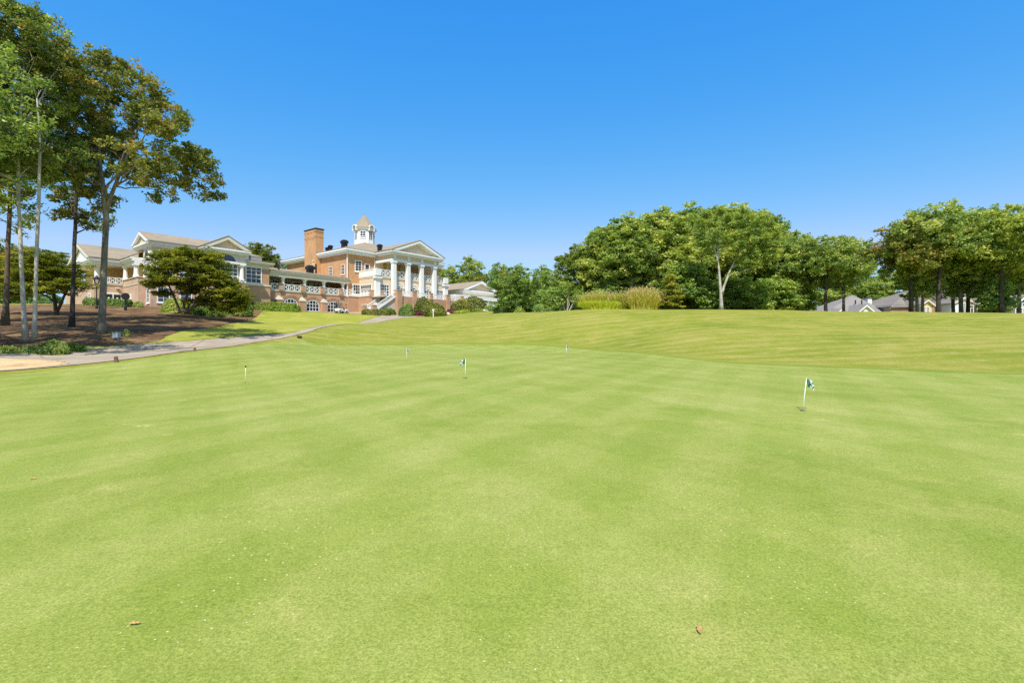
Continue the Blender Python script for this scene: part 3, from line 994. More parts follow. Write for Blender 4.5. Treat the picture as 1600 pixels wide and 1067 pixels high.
# arched ground-floor windows with rings of brick
for x_ in (-11.1, -7.05, -3.0):
    f = window('front', 0, x_, 0.05, 2.25, .95, 4, 3, arch=.85, fr=.12, mun=.08, name='arched_window', proud=.06)
    m = MB()
    for r_ in (.30, .55, .80):
        for i in range(20):
            t0, t1 = PI * i / 20, PI * (i + 1) / 20
            m.prism([(x_ - math.cos(t) * (1.25 + e), -.002, 1.0 + math.sin(t) * (.95 + e * .78)) for t, e in ((t0, r_ - .17), (t1, r_ - .17), (t1, r_), (t0, r_))], (0, -.07 - r_ * .08, 0))
    m.build('arch_ring', M['brick_wall'], f)
for x_ in (-13.2, -9.1, -5.0):
    m = MB()
    m.box(x_ - .55, x_ + .55, -.5, -.003, -1.5, 1.55, 0)
    m.box(x_ - .62, x_ + .62, -.57, -.002, 1.55, 1.7, 1)
    v = [(x_ - .62, -.57, 1.7), (x_ + .62, -.57, 1.7), (x_ + .62, -.002, 1.7), (x_ - .62, -.002, 1.7), (x_, -.02, 2.45)]
    m.add(v, [(0, 1, 4), (1, 2, 4), (2, 3, 4), (3, 0, 4)], 1)
    m.build('brick_buttress', [M['brick_wall'], M['stone']], CL)
roof_vent(-5.2, 4.2, 7.3, 1.3)
m = MB(); m.tube([(-3.2, 5.6, 7.2), (-3.2, 5.6, 9.4)], [.16, .16], 8); m.build('roof_pipe', M['black'], CL)
m = MB(); m.tube([(-12.4, 1.6, 6.6), (-12.4, 1.6, 7.9)], [.16, .16], 8); m.tube([(-12.4, 1.6, 7.9), (-12.4, 1.6, 8.25)], [.24, .1], 8); m.build('roof_pipe', M['black'], CL)

# ---- forward terrace, stairs down from it
m = MB()
m.box(5.2, 22.5, -8.4, -8.0, -1.5, 3.1); m.box(5.2, 5.6, -8.0, -6.7, -1.5, 3.1); m.box(22.1, 22.5, -8.0, -.3, -1.5, 3.1)
m.build('front_terrace_wall', M['brick_wall'], CL)
m = MB(); m.box(2.25, 22.1, -8.0, -4.56, 2.85, 3.06); m.build('front_terrace_floor', M['stone'], CL)
for x_, y_, s_ in ((2.5, -4.3, .8), (5.4, -8.2, 1.15), (9.2, -8.2, .9), (13.5, -8.2, .7), (18.1, -8.2, .9), (22.2, -8.2, .8), (4.0, -4.9, .7)):
    brick_post(x_, y_, -.8 if s_ > .8 else 2.9, 4.25, s_)
for a, b in ((6.0, 8.7), (9.7, 13.1), (13.9, 17.6), (18.6, 21.8)):
    balustrade((a, -8.2), (b, -8.2), 3.1, 1.0, cell=.9)
# stair: seventeen steps running down towards the arcade
m = MB()
ns = 17
for k in range(ns):
    x_ = 5.2 - (k + 1) * .29; z_ = 3.06 - (k + 1) * .18
    m.box(x_, x_ + .29, -7.9, -5.2, -1.0, z_)
m.build('stair', M['stone'], CL)
for yy in (-8.05, -5.1):
    m = MB()
    A_ = Vector((5.0, yy, 3.95)); B_ = Vector((.35, yy, .95))
    m.bar(A_, B_, .14, .12); m.bar(A_ - Vector((0, 0, .85)), B_ - Vector((0, 0, .85)), .22, .28)
    for i in range(17):
        q = A_.lerp(B_, (i + .5) / 17)
        m.bar(q - Vector((0, 0, .75)), q, .06)
    m.bar(A_ - Vector((0, 0, .4)), B_ - Vector((0, 0, .4)), .06)
    m.build('stair_railing', M['white'], CL)
    brick_post(.1, yy, -.8, 1.15, .7)
# ground floor slit window below the terrace return
window('left', 2.2, -2.4, .8, 1.5, .75, 3, 2, mun=.08)

# ---- west wing: two-storey gabled body, pedimented bay, flat-eaved block, corner porch
WB = -.6
m = MB(); m.box(-31.7, -20, -1.2, 2.3, WB - 1, 3.6); m.build('wing_brick_wall', M['brick_pink'], CL)
m = MB(); m.box(-31.65, -20, -1.15, 2.25, 3.6, 8.0); m.build('wing_siding', M['palecream'], CL)
m = MB()
eave_box(m, -32.2, -20, -1.9, 5.6, 7.75, 8.4)
m.box(-31.75, -20, -1.25, 2.35, 3.6, 3.85)
m.build('wing_cornice', M['white'], CL)
m = MB(); m.box(-31.5, -20, 2.3, 5.0, WB, 7.75); m.build('wing_rear_wall', M['tan'], CL)
m = MB(); gable_roof_x(m, -32.25, -19.5, -2.0, 5.7, 8.41, 10.1); m.build('wing_roof', M['roof'], CL)
m = MB(); m.prism([(-31.9, -1.3, 8.42), (-31.9, 5.0, 8.42), (-31.9, 1.85, 9.8)], (.2, 0, 0)); m.build('gable_panel', M['cream'], CL)
m = MB()
for ya in (-2.0, 5.7):
    m.prism([(-32.3, ya, 8.4), (-32.3, 1.85, 10.08), (-32.3, 1.85, 9.72), (-32.3, ya + (.9 if ya < 0 else -.9), 8.4)], (.35, 0, 0))
m.build('gable_trim', M['white'], CL)
window('left', -31.65, .6, 6.55, 1.7, .02, 1, 1, arch=1.0, fr=.1, name='lunette_window', sill=False)
window('left', -31.7, .6, 3.95, 2.2, 2.1, 4, 4, fr=.14, mun=.08)
window('left', -31.7, -.1, .1, 1.0, 1.8, 2, 3, fr=.14)
m = MB(); m.box(-31.85, -31.66, -1.4, 2.4, 6.2, 6.5); m.build('belt_course', M['white'], CL)
for x_ in (-30.2, -27.4):
    window('front', -1.2, x_, .2, 1.3, 1.9, 2, 4, fr=.14)
    window('front', -1.15, x_, 4.0, 1.5, 2.2, 3, 4, fr=.12)
# pedimented bay
m = MB(); m.box(-25.5, -20.0, -3.2, -1.19, WB - 1, 3.6); m.build('bay_brick_wall', M['brick_pink'], CL)
m = MB(); m.box(-25.4, -20.1, -2.7, -1.18, 3.6, 6.5); m.box(-25.5, -20.0, -3.3, -1.17, 6.5, 7.75); m.build('bay_siding', M['palecream'], CL)
m = MB()
eave_box(m, -26.1, -19.4, -3.95, -1.0, 7.75, 8.4)
m.box(-25.6, -19.9, -3.4, -1.16, 6.35, 6.6); m.box(-25.6, -19.9, -3.3, -1.16, 3.6, 3.85)
m.build('bay_cornice', M['white'], CL)
m = MB(); m.prism([(-25.4, -3.3, 8.41), (-20.1, -3.3, 8.41), (-22.75, -3.3, 9.9)], (0, .3, 0)); m.build('pediment_panel', M['peach'], CL)
m = MB()
for s_ in (-1, 1):
    xe = -22.75 + s_ * 3.4
    m.prism([(xe, -4.0, 8.41), (-22.75, -4.0, 10.25), (-22.75, -4.0, 9.75), (xe - s_ * 1.0, -4.0, 8.41)], (0, .65, 0))
m.build('raking_cornice', M['palecream'], CL)
m = MB(); gable_roof_y(m, -26.2, -19.3, -4.05, 2.0, 8.42, 10.28, .1); m.build('bay_roof', M['roof'], CL)
window('front', -3.3, -22.75, 6.65, 2.7, .02, 1, 1, arch=1.0, fr=.1, name='lunette_window', sill=False)
window('front', -2.7, -22.75, 3.95, 3.5, 2.35, 6, 4, fr=.14, mun=.1)
for x_ in (-25.1, -20.4):
    column(x_, -3.0, 3.85, 6.35, .3)
# block next to the terrace
m = MB(); m.box(-20.0, -15.2, -1.3, 4.0, WB - 1, 3.55); m.box(-20.0, -15.25, -1.0, 4.0, 3.8, 6.7); m.build('block_wall', M['brick_wall'], CL)
m = MB()
m.box(-20.0, -15.1, -1.4, 4.0, 3.55, 3.8)
m.box(-20.0, -15.2, -1.06, 4.0, 6.4, 6.95); m.box(-20.0, -14.75, -1.45, 4.0, 6.95, 7.2); m.box(-20.0, -14.6, -1.65, 4.1, 7.2, 7.42)
m.build('block_cornice', M['palecream'], CL)
m = MB(); m.box(-20.0, -14.55, -1.7, 6, 7.42, 7.5); m.build('block_roof', M['roof'], CL)
window('front', -1.0, -17.75, 4.05, 2.25, 2.55, 3, 4, fr=.16, mun=.08)
m = MB(); m.box(-19.9, -14.6, 3.0, 8.0, 7.45, 8.9); m.build('clerestory', M['white'], CL)
m = MB(); hip(m, -20.2, -14.3, 2.7, 8.3, 8.91, 9.9, (-17.6, 5.5, -16.9, 5.5)); m.build('clerestory_roof', M['roof'], CL)
m = MB(); m.tube([(-16.6, 2.9, 7.5), (-16.6, 2.9, 9.0)], [.09, .09], 6); m.build('roof_pipe', M['black'], CL)
# corner porch
m = MB()
m.box(-36.0, -32.1, 8.0, 8.5, -1.2, 3.0); m.box(-32.6, -32.1, 1.0, 8.0, -1.2, 3.6); m.box(-32.1, -31.7, 1.0, 2.2, -1.2, 3.6)
m.box(-36.0, -35.5, 8.5, 20, -1.2, 3.0); m.box(-36.0, -35.2, 7.9, 8.7, 3.0, 3.3)
m.build('porch_brick_wall', M['brick_pink'], CL)
m = MB(); m.box(-36.02, -32.62, 7.9, 8.0, 2.85, 3.05); m.box(-32.72, -32.05, .9, 8.0, 3.6, 3.72); m.box(-32.66, -32.55, 1, 7.9, 2.6, 2.75); m.build('porch_coping', M['stone'], CL)
m = MB(); m.box(-35.5, -31.7, 8.5, 20, 2.7, 2.9); m.box(-32.1, -31.7, 2.3, 8.5, 2.7, 2.9); m.build('porch_floor', M['stone'], CL)
m = MB(); m.box(-34.6, -22, 11.5, 20, 2.9, 6.2); m.box(-31.5, -22, 5.0, 11.5, 2.9, 6.2); m.build('porch_rear_wall', M['tan'], CL)
m = MB()
eave_box(m, -36.7, -20.0, 7.2, 20.4, 5.7, 6.5); m.box(-32.7, -31.6, 2.2, 7.6, 5.55, 6.0); m.box(-33.0, -31.6, 2.2, 7.5, 6.0, 6.3); m.box(-33.2, -31.6, 2.2, 7.4, 6.3, 6.52)
m.build('porch_eave', M['white'], CL)
m = MB(); gable_roof_x(m, -36.8, -21, 7.1, 20.6, 6.52, 9.1)
m.prism([(-33.3, 2.3, 6.53), (-33.3, 8.0, 6.53), (-30.5, 8.0, 8.0), (-30.5, 2.3, 8.0)], (0, 0, .1))
m.build('porch_roof', M['roof'], CL)
m = MB(); m.prism([(-36.4, 8.2, 6.53), (-36.4, 19.5, 6.53), (-36.4, 13.85, 8.75)], (.2, 0, 0)); m.build('gable_panel', M['white'], CL)
m = MB()
for ya in (7.1, 20.6):
    m.prism([(-36.85, ya, 6.5), (-36.85, 13.85, 9.1), (-36.85, 13.85, 8.7), (-36.85, ya + (1.2 if ya < 10 else -1.2), 6.5)], (.35, 0, 0))
m.build('gable_trim', M['palecream'], CL)
for x_, y_ in ((-35.6, 8.4), (-32.4, 7.6), (-32.4, 2.6)):
    column(x_, y_, 3.3 if x_ < -33 else 3.72, 5.7 if y_ > 3 else 5.55, .3)
balustrade((-35.0, 8.1), (-32.7, 8.1), 3.05, .9, cell=.8)
m = MB(); m.box(-34.9, -32.75, 7.93, 8.0, -.6, 1.75); f = m.build('door_frame', M['white'], CL)
for x_ in (-34.35, -33.35):
    m = MB(); m.box(x_ - .4, x_ + .4, 7.88, 7.93, -.5, 1.5)
    d = m.build('door', M['black'], f)
    m = MB(); m.lathe((0, 0, 0), [(.12, 0), (.12, .02)], 10); o = m.build('door_emblem', M['white'], d); o.rotation_euler = (PI / 2, 0, 0); o.location = (x_, 7.872, .95)
m = MB(); m.box(x_ - .2, x_ + .2, 7.6, 7.93, 2.35, 2.55); o = m.build('wall_lamp', M['palecream'], CL)
m = MB(); m.box(-32.68, -32.6, 4.0, 4.9, -.7, 1.4); m.build('white_door', M['white'], CL)
window('left', -36.0, 10.5, -.4, 1.0, 1.9, 2, 3, fr=.2)
# low buildings behind the corner porch
m = MB(); m.box(-35.9, -22, 20.0, 27, -1.2, 3.0); m.build('rear_brick_wall', M['brick_pink'], CL)

# ---- pavilion beyond the clubhouse
PV = thing('pavilion', 'low white pavilion with tan gabled roof between the clubhouse and the dark evergreens', 'pavilion', (OX, OY, OZ), ROT)
m = MB(); m.box(31.2, 42.5, 0, 16, 0, 6.2); m.build('wall', M['cream'], PV)
m = MB(); m.box(31.1, 31.2, .1, 16, 3.5, 6.2); eave_box(m, 30.6, 43.1, -.8, 16, 6.2, 6.9); m.build('cornice', M['white'], PV)
m = MB(); gable_roof_y(m, 30.3, 43.4, -1.0, 17, 6.92, 9.35, .12); m.build('roof', M['roof'], PV)
m = MB(); m.prism([(31.2, -.3, 6.92), (42.5, -.3, 6.92), (36.85, -.3, 9.0)], (0, .25, 0)); m.build('gable_panel', M['peach'], PV)
m = MB()
for s_ in (-1, 1):
    xe = 36.85 + s_ * 6.5
    m.prism([(xe, -1.02, 6.92), (36.85, -1.02, 9.34), (36.85, -1.02, 8.8), (xe - s_ * 1.4, -1.02, 6.92)], (0, .5, 0))
m.build('gable_trim', M['white'], PV)
m = MB(); m.box(23.8, 42.0, -5.0, -.1, 4.2, 5.0); m.build('porch_canopy', M['white'], PV)
for x_ in (24.2, 29.5, 34.8, 41.6):
    column(x_, -4.6, .8, 4.2, .2, True, parent=PV)
for x_ in (34.2, 37.2, 40.2):
    window('front', 0, x_, 5.15, 1.7, .02, 1, 1, arch=.55, parent=PV, name='lunette_window', sill=False)
m = MB(); m.box(23.0, 42.0, -5.6, -5.2, -1, 2.6); m.build('garden_wall', M['brick_wall'], PV)
balustrade((23.2, -5.4), (41.5, -5.4), 2.6, 1.0, parent=PV, cell=1.1)
for x_ in (26.5, 32.5, 38.5):
    window('front', 0, x_, 1.4, 1.6, 2.2, 3, 4, parent=PV)
# ------------------------------------------------------------------ foliage
LEAF = {
    'oak': leaf_mat('oak_leaf', [(0.0, (0.079, 0.121, 0.025)), (.35, (0.166, 0.204, 0.043)), (.62, (0.281, 0.288, 0.058)), (.85, (0.412, 0.325, 0.073)), (1.0, (0.614, 0.360, 0.106))], 0.40),
    'olive': leaf_mat('olive_leaf', [(0.0, (0.110, 0.180, 0.050)), (.35, (0.249, 0.340, 0.085)), (.65, (0.456, 0.520, 0.134)), (.9, (0.693, 0.658, 0.192)), (1.0, (0.725, 0.694, 0.258))], 0.42),
    'bright': leaf_mat('bright_leaf', [(0.0, (0.120, 0.186, 0.046)), (.4, (0.268, 0.363, 0.078)), (.7, (0.469, 0.517, 0.120)), (1.0, (0.741, 0.671, 0.182))], 0.44),
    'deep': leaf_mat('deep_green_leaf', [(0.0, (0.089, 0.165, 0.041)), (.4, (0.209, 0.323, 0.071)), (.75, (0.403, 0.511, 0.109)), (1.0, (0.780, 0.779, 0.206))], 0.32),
    'bluegreen': leaf_mat('blue_green_leaf', [(0.0, (0.092, 0.168, 0.041)), (.4, (0.210, 0.318, 0.074)), (.75, (0.398, 0.503, 0.113)), (1.0, (0.713, 0.704, 0.160))], 0.38),
    'maple': leaf_mat('maple_leaf', [(0.0, (0.112, 0.146, 0.020)), (.4, (0.244, 0.262, 0.030)), (.68, (0.443, 0.415, 0.042)), (.86, (0.750, 0.639, 0.058)), (1.0, (0.750, 0.320, 0.064))], 0.46),
    'yellow': leaf_mat('yellowing_leaf', [(0.0, (0.122, 0.160, 0.028)), (.4, (0.278, 0.302, 0.044)), (.75, (0.591, 0.493, 0.061)), (1.0, (0.780, 0.606, 0.076))], 0.46),
    'hedge': leaf_mat('hedge_leaf', [(0.0, (0.062, 0.116, 0.012)), (.4, (0.155, 0.257, 0.024)), (.75, (0.294, 0.404, 0.041)), (1.0, (0.466, 0.543, 0.077))], .25),
    'box': leaf_mat('boxwood_leaf', [(0.0, (0.043, 0.084, 0.013)), (.4, (0.113, 0.163, 0.025)), (.75, (0.240, 0.260, 0.038)), (1.0, (0.522, 0.396, 0.078))], 0.30),
    'pine': leaf_mat('pine_needle', [(0.0, (0.086, 0.136, 0.025)), (.5, (0.217, 0.292, 0.047)), (1.0, (0.472, 0.503, 0.086))], 0.30),
    'grass': leaf_mat('reed_blade', [(0.0, (.22, .30, .025)), (.4, (.42, .46, .04)), (.7, (.58, .54, .07)), (1.0, (.70, .58, .20))], .4),
    'lime': leaf_mat('lime_blade', [(0.0, (0.264, 0.360, 0.024)), (.5, (0.504, 0.552, 0.036)), (1.0, (0.744, 0.696, 0.084))], .3),
    'straw': leaf_mat('tan_plume', [(0.0, (.46, .33, .12)), (.5, (.62, .48, .20)), (1.0, (.74, .62, .32))], .3),
    'maroon': leaf_mat('maroon_leaf', [(0.0, (.05, .012, .012)), (.5, (.13, .03, .03)), (1.0, (.26, .08, .06))], .25),
}
BARK = {
    'grey': bark_mat('grey_bark', (.13, .11, .085), (.35, .305, .25), 2.2, .4),
    'pale': bark_mat('pale_bark', (.30, .27, .23), (.58, .54, .47), 2.2, .3),
    'brown': bark_mat('brown_bark', (.10, .075, .055), (.24, .18, .13), 3, .35),
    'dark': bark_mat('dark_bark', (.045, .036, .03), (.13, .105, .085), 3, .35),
}

def quads_mesh(name, c, d, n, L, Wd, tone, m, fold=.0):
    """many small leaves: centre c, direction d, normal n, length L, width Wd"""
    s = np.cross(d, n); s /= np.linalg.norm(s, axis=1, keepdims=True) + 1e-9
    L = L[:, None]; Wd = Wd[:, None]
    v = np.stack([c - d * L * .5, c + s * Wd * .5 + d * L * .06 + n * L * fold, c + d * L * .5, c - s * Wd * .5 + d * L * .06 + n * L * fold], 1).reshape(-1, 3)
    k = len(c)
    return np_mesh(name, v, np.arange(4 * k), np.full(k, 4), [m], tone=tone)

def unit(a):
    return a / (np.linalg.norm(a, axis=-1, keepdims=True) + 1e-9)

def crown_points(r, blobs, nclump, shell=.55):
    """clump centres spread through a union of ellipsoids, denser towards their skins"""
    vol = np.array([b[3] * b[4] * b[5] for b in blobs]) ** .72
    w = vol / vol.sum()
    idx = r.choice(len(blobs), nclump, p=w)
    B = np.array(blobs, float)[idx]
    u = unit(r.normal(size=(nclump, 3)))
    rad = shell + (1 - shell) * r.random(nclump) ** .6
    rad = np.where(r.random(nclump) < .22, r.random(nclump) * shell, rad)
    return B[:, :3] + u * B[:, 3:] * rad[:, None], idx, u

def leaves_on(r, pts, rc, per, leaf, flat=.62, aspect=.55, up=.35, sub=6, outward=None, tonebase=.45, tonevar=.16, clumpvar=.14):
    """leaf clusters round clump centres: each clump is a handful of sprigs, each sprig a spray of leaves"""
    n = len(pts)
    rcs = rc * r.uniform(.6, 1.3, n)
    subs = pts[:, None] + unit(r.normal(size=(n, sub, 3))) * (rcs[:, None, None] * (.25 + .75 * r.random((n, sub, 1)))) * np.array([1, 1, flat])
    subs = subs.reshape(-1, 3)
    k = max(1, int(per / sub))
    sr = np.repeat(rcs, sub) * .42
    c = subs[:, None] + r.normal(size=(len(subs), k, 3)) * (sr[:, None, None] * .52) * np.array([1, 1, flat * .85])
    ct = np.clip(r.normal(0, clumpvar, n), -.3, .3)
    tone = np.repeat(np.repeat(ct, sub)[:, None], k, 1) + tonebase + r.normal(0, tonevar, (len(subs), k))
    c = c.reshape(-1, 3); tone = np.clip(tone.reshape(-1), 0, 1)
    m = len(c)
    nn = r.normal(size=(m, 3)); nn[:, 2] = np.abs(nn[:, 2]) + up
    nn = unit(nn)
    d = unit(np.cross(nn, r.normal(size=(m, 3))))
    L = leaf * r.uniform(.65, 1.3, m)
    return c, d, nn, L, L * aspect, tone

def interp_trunk(tr, z):
    tr = np.asarray(tr, float)
    z = np.clip(z, tr[0, 2], tr[-1, 2])
    return np.array([np.interp(z, tr[:, 2], tr[:, i]) for i in range(4)])

def wobble_line(r, p0, p1, bow, n=7, amp=.04):
    t = np.linspace(0, 1, n)[:, None]
    L = np.linalg.norm(p1 - p0)
    line = p0 * (1 - t) + p1 * t
    side = unit(np.cross(p1 - p0, r.normal(size=3)))
    line = line + np.sin(t * PI) * (np.array([0, 0, bow * L]) + side * L * .08 * r.normal())
    line[1:-1] += r.normal(0, amp * L * .5, (n - 2, 3))
    return line

def skeleton(r, m, trunks, blobs, pts, idx, twigs=.5, limb_r=.42, sides=9, root_flare=1.35):
    """tapered trunks, a limb into every blob and twigs to the clumps"""
    samples = []
    for tr in trunks:
        tr = np.asarray(tr, float)
        # smooth and roughen the trunk line
        zz = np.linspace(tr[0, 2], tr[-1, 2], 16)
        q = np.array([interp_trunk(tr, z) for z in zz])
        ker = q.copy(); ker[1:-1] = (q[:-2] + q[1:-1] * 2 + q[2:]) / 4
        q = ker
        q[1:-1, :2] += r.normal(0, .05 * q[1:-1, 3:4].mean() + .004, (14, 2))
        rad = q[:, 3].copy()
        h0 = tr[-1, 2] - tr[0, 2]
        rad *= 1 + (root_flare - 1) * np.exp(-(zz - zz[0]) / (h0 * .025 + .05))
        m.tube(q[:, :3], rad, sides + 3)
        for a in q[5:]: samples.append((a[:3], a[3]))
    T = [np.asarray(t, float) for t in trunks]
    for bi, b in enumerate(blobs):
        bc = np.array(b[:3], float)
        best = min(T, key=lambda t: np.hypot(*(interp_trunk(t, bc[2] * .6)[:2] - bc[:2])))
        hd = np.hypot(*(interp_trunk(best, bc[2])[:2] - bc[:2]))
        z0 = max(best[0, 2] + .22 * (best[-1, 2] - best[0, 2]), min(best[-1, 2], bc[2] - .55 * hd - .1 * b[5]))
        s = interp_trunk(best, z0)
        if hd < .25 * b[3] and best[-1, 2] > bc[2]: continue
        line = wobble_line(r, s[:3], bc + np.array([0, 0, b[5] * .25]), .06, 9)
        rad = np.linspace(s[3] * limb_r * 1.25, s[3] * limb_r * .3, 9)
        m.tube(line, rad, 7)
        for a, w in zip(line[2:], rad[2:]): samples.append((a, w))
    SP = np.array([s[0] for s in samples]); SR = np.array([s[1] for s in samples])
    for p in pts:
        if r.random() > twigs: continue
        dd = np.linalg.norm(SP - p, axis=1) + np.where(SP[:, 2] > p[2], (SP[:, 2] - p[2]) * 1.2, 0)
        j = int(np.argmin(dd))
        line = wobble_line(r, SP[j], p, .05, 5, .05)
        r0 = min(SR[j] * .5, .05 + .012 * np.linalg.norm(p - SP[j]))
        m.tube(line, np.linspace(r0, r0 * .25, 5), 4, cap=False)

def make_tree(name, label, cat, loc, trunks, blobs, nclump, per, leaf, rc, lm, bm_, seed, group=None, twigs=.5, flat=.62, up=.35, shell=.55, aspect=.55, rotz=0, limb_r=.42,
              tonebase=.45, clumpvar=.14, low=None, sub=6):
    r = np.random.default_rng(seed)
    root = thing(name, label, cat, loc, rotz, group)
    pts, idx, u = crown_points(r, blobs, nclump, shell)
    if low is not None:
        pts[:, 2] = np.maximum(pts[:, 2], low + r.random(nclump) * .3)
    m = MB()
    skeleton(r, m, trunks, blobs, pts, idx, twigs, limb_r)
    m.build('trunk', BARK[bm_], root, smooth=True)
    c, d, n, L, Wd, tone = leaves_on(r, pts, rc, per, leaf, flat, aspect, up, tonebase=tonebase, clumpvar=clumpvar, sub=sub)
    mobj('crown', quads_mesh('crown', c, d, n, L, Wd, tone, LEAF[lm], .06), root)
    return root

def local_blobs(base, d, lst):
    """photo measurements (px, py, radius px, radius py, depth offset, depth radius) of a crown at distance d, as ellipsoids round the tree's base"""
    out = []
    for px, py, rx, ry, dy, ry_d in lst:
        q = P(px, py, d + dy)
        k = (d + dy) / 784
        out.append((q[0] - base[0], q[1] - base[1], q[2] - base[2], rx * k, ry_d, ry * k))
    return out

def local_trunk(base, d, lst):
    """(px, py, width px) up a stem"""
    out = []
    for px, py, w in lst:
        q = P(px, py, d)
        out.append((q[0] - base[0], 0.0 + .02 * (q[2] - base[2]), q[2] - base[2], w * .76 * d / 784 / 2))
    return out

TALL = 'tall hardwoods on the pine straw bank'
# --- broad oak whose crown leans over the lawn
b = G(158, 33, -.1)
make_tree('oak_tree', 'broad oak with thick mottled trunk and wide crown reaching towards the clubhouse', 'tree', b,
          [local_trunk(b, 33, [(158, 523, 14.2), (159, 480, 12.0), (161, 420, 11.1), (163, 350, 10.3), (163, 318, 9.8), (150, 250, 6.6), (148, 190, 4.3), (160, 130, 2.2)]),
           local_trunk(b, 33, [(163, 325, 8.2), (172, 300, 7.0), (186, 262, 5.4), (205, 215, 3.8), (222, 165, 2.2)])],
          local_blobs(b, 33, [(165, 150, 62, 52, 0.0, 4.6), (235, 165, 50, 44, 1.1, 4.1), (262, 200, 38, 30, -2.2, 3.2), (295, 250, 42, 24, 0.0, 2.9), (318, 285, 26, 22, 1.1, 2.0), (240, 262, 50, 34, -1.1, 3.5),                              (185, 240, 60, 46, 2.2, 4.3), (135, 220, 52, 60, 0.0, 4.3), (245, 300, 34, 15, 1.1, 2.2), (140, 300, 40, 26, 1.1, 3.2), (190, 110, 34, 18, 0.7, 2.6), (120, 110, 40, 30, 2.2, 3.2)]),
          500, 125, .19, .54, 'oak', 'grey', 11, TALL, twigs=.7, flat=.78, up=.1, shell=.4, clumpvar=.17)
# --- pale leaning stem and its straight neighbour
b = G(39, 28.5, -.1)
make_tree('hardwood_tree', 'pale grey trunk leaning outwards, nearest of the stems in the weeds on the bank', 'tree', b,
          [local_trunk(b, 28.5, [(40, 531, 9.6), (36, 480, 8.0), (31, 420, 7.0), (27, 350, 6.4), (22, 260, 5.8), (22, 200, 5.1), (28, 140, 3.8), (30, 60, 2.6), (28, 0, 1.9)]),
           local_trunk(b, 28.5, [(22, 210, 3.8), (36, 180, 3.2), (52, 160, 2.6), (70, 120, 1.9)])],
          local_blobs(b, 28.5, [(30, 70, 48, 50, 0.0, 3.2), (-15, 130, 50, 60, 1.1, 3.2), (50, 130, 40, 40, 1.1, 2.9), (15, 20, 50, 40, 0.0, 3.2), (70, 90, 38, 34, 0.0, 2.3), (20, 215, 40, 34, -1.1, 2.6), (-30, 240, 40, 40, 0.0, 2.9), (-40, 40, 50, 60, 0.0, 2.9)]),
          270, 110, .17, .54, 'oak', 'pale', 12, TALL, twigs=.7, flat=.78, up=.1, shell=.35)
b = G(54, 28.0, -.1)
make_tree('hardwood_tree', 'straight pale grey trunk beside the leaning stem in the weeds', 'tree', b,
          [local_trunk(b, 28, [(53, 528, 8.2), (54, 480, 6.8), (54, 420, 6.5), (55, 350, 6.1), (57, 280, 5.4), (56, 200, 4.1), (50, 150, 2.2)])],
          local_blobs(b, 28, [(68, 90, 36, 44, 2.2, 2.6), (85, 150, 38, 40, 2.2, 2.6), (50, 220, 42, 36, 2.2, 2.6), (85, 225, 34, 34, 2.2, 2.5), (60, 270, 34, 24, 2.2, 2.0), (100, 110, 26, 22, 3.3, 2.0), (52, 35, 30, 22, 1.1, 2.0)]),
          210, 110, .17, .50, 'olive', 'pale', 13, TALL, twigs=.7, flat=.78, up=.1, shell=.35)
b = G(9, 38, -.1)
make_tree('hardwood_tree', 'brown rough-barked trunk on the straw at the edge of the bank', 'tree', b,
          [local_trunk(b, 38, [(8, 509, 11.8), (9, 470, 8.7), (10, 400, 7.8), (12, 320, 6.8), (12, 240, 5.6), (8, 150, 3.7), (4, 60, 1.9)])],
          local_blobs(b, 38, [(0, 150, 50, 50, 0.0, 4.1), (-10, 240, 50, 40, 0.0, 3.8), (30, 250, 34, 30, 2.2, 2.9), (10, 75, 44, 44, 0.0, 3.5), (45, 180, 34, 40, 2.2, 3.2), (-30, 60, 50, 50, 0.0, 3.6)]),
          200, 110, .2, .62, 'oak', 'brown', 14, TALL, twigs=.6, flat=.78, up=.1, shell=.35)
b = G(113, 38, -.1)
make_tree('hardwood_tree', 'slim dark trunk between the pale stems and the broad oak', 'tree', b,
          [local_trunk(b, 38, [(112, 512, 9.4), (113, 470, 7.4), (114, 400, 7.0), (115, 330, 6.2), (116, 260, 5.5), (112, 180, 3.9), (108, 110, 2.3)])],
          local_blobs(b, 38, [(105, 180, 44, 46, 1.1, 3.5), (118, 265, 46, 36, 1.1, 3.5), (95, 320, 30, 24, 1.1, 2.3), (130, 335, 30, 22, 1.1, 2.2), (90, 250, 34, 40, 1.1, 2.6), (100, 110, 40, 36, 1.1, 2.9), (150, 355, 20, 12, 1.1, 1.4)]),
          165, 115, .19, .56, 'oak', 'dark', 15, TALL, twigs=.6, flat=.75, up=.1, shell=.35)
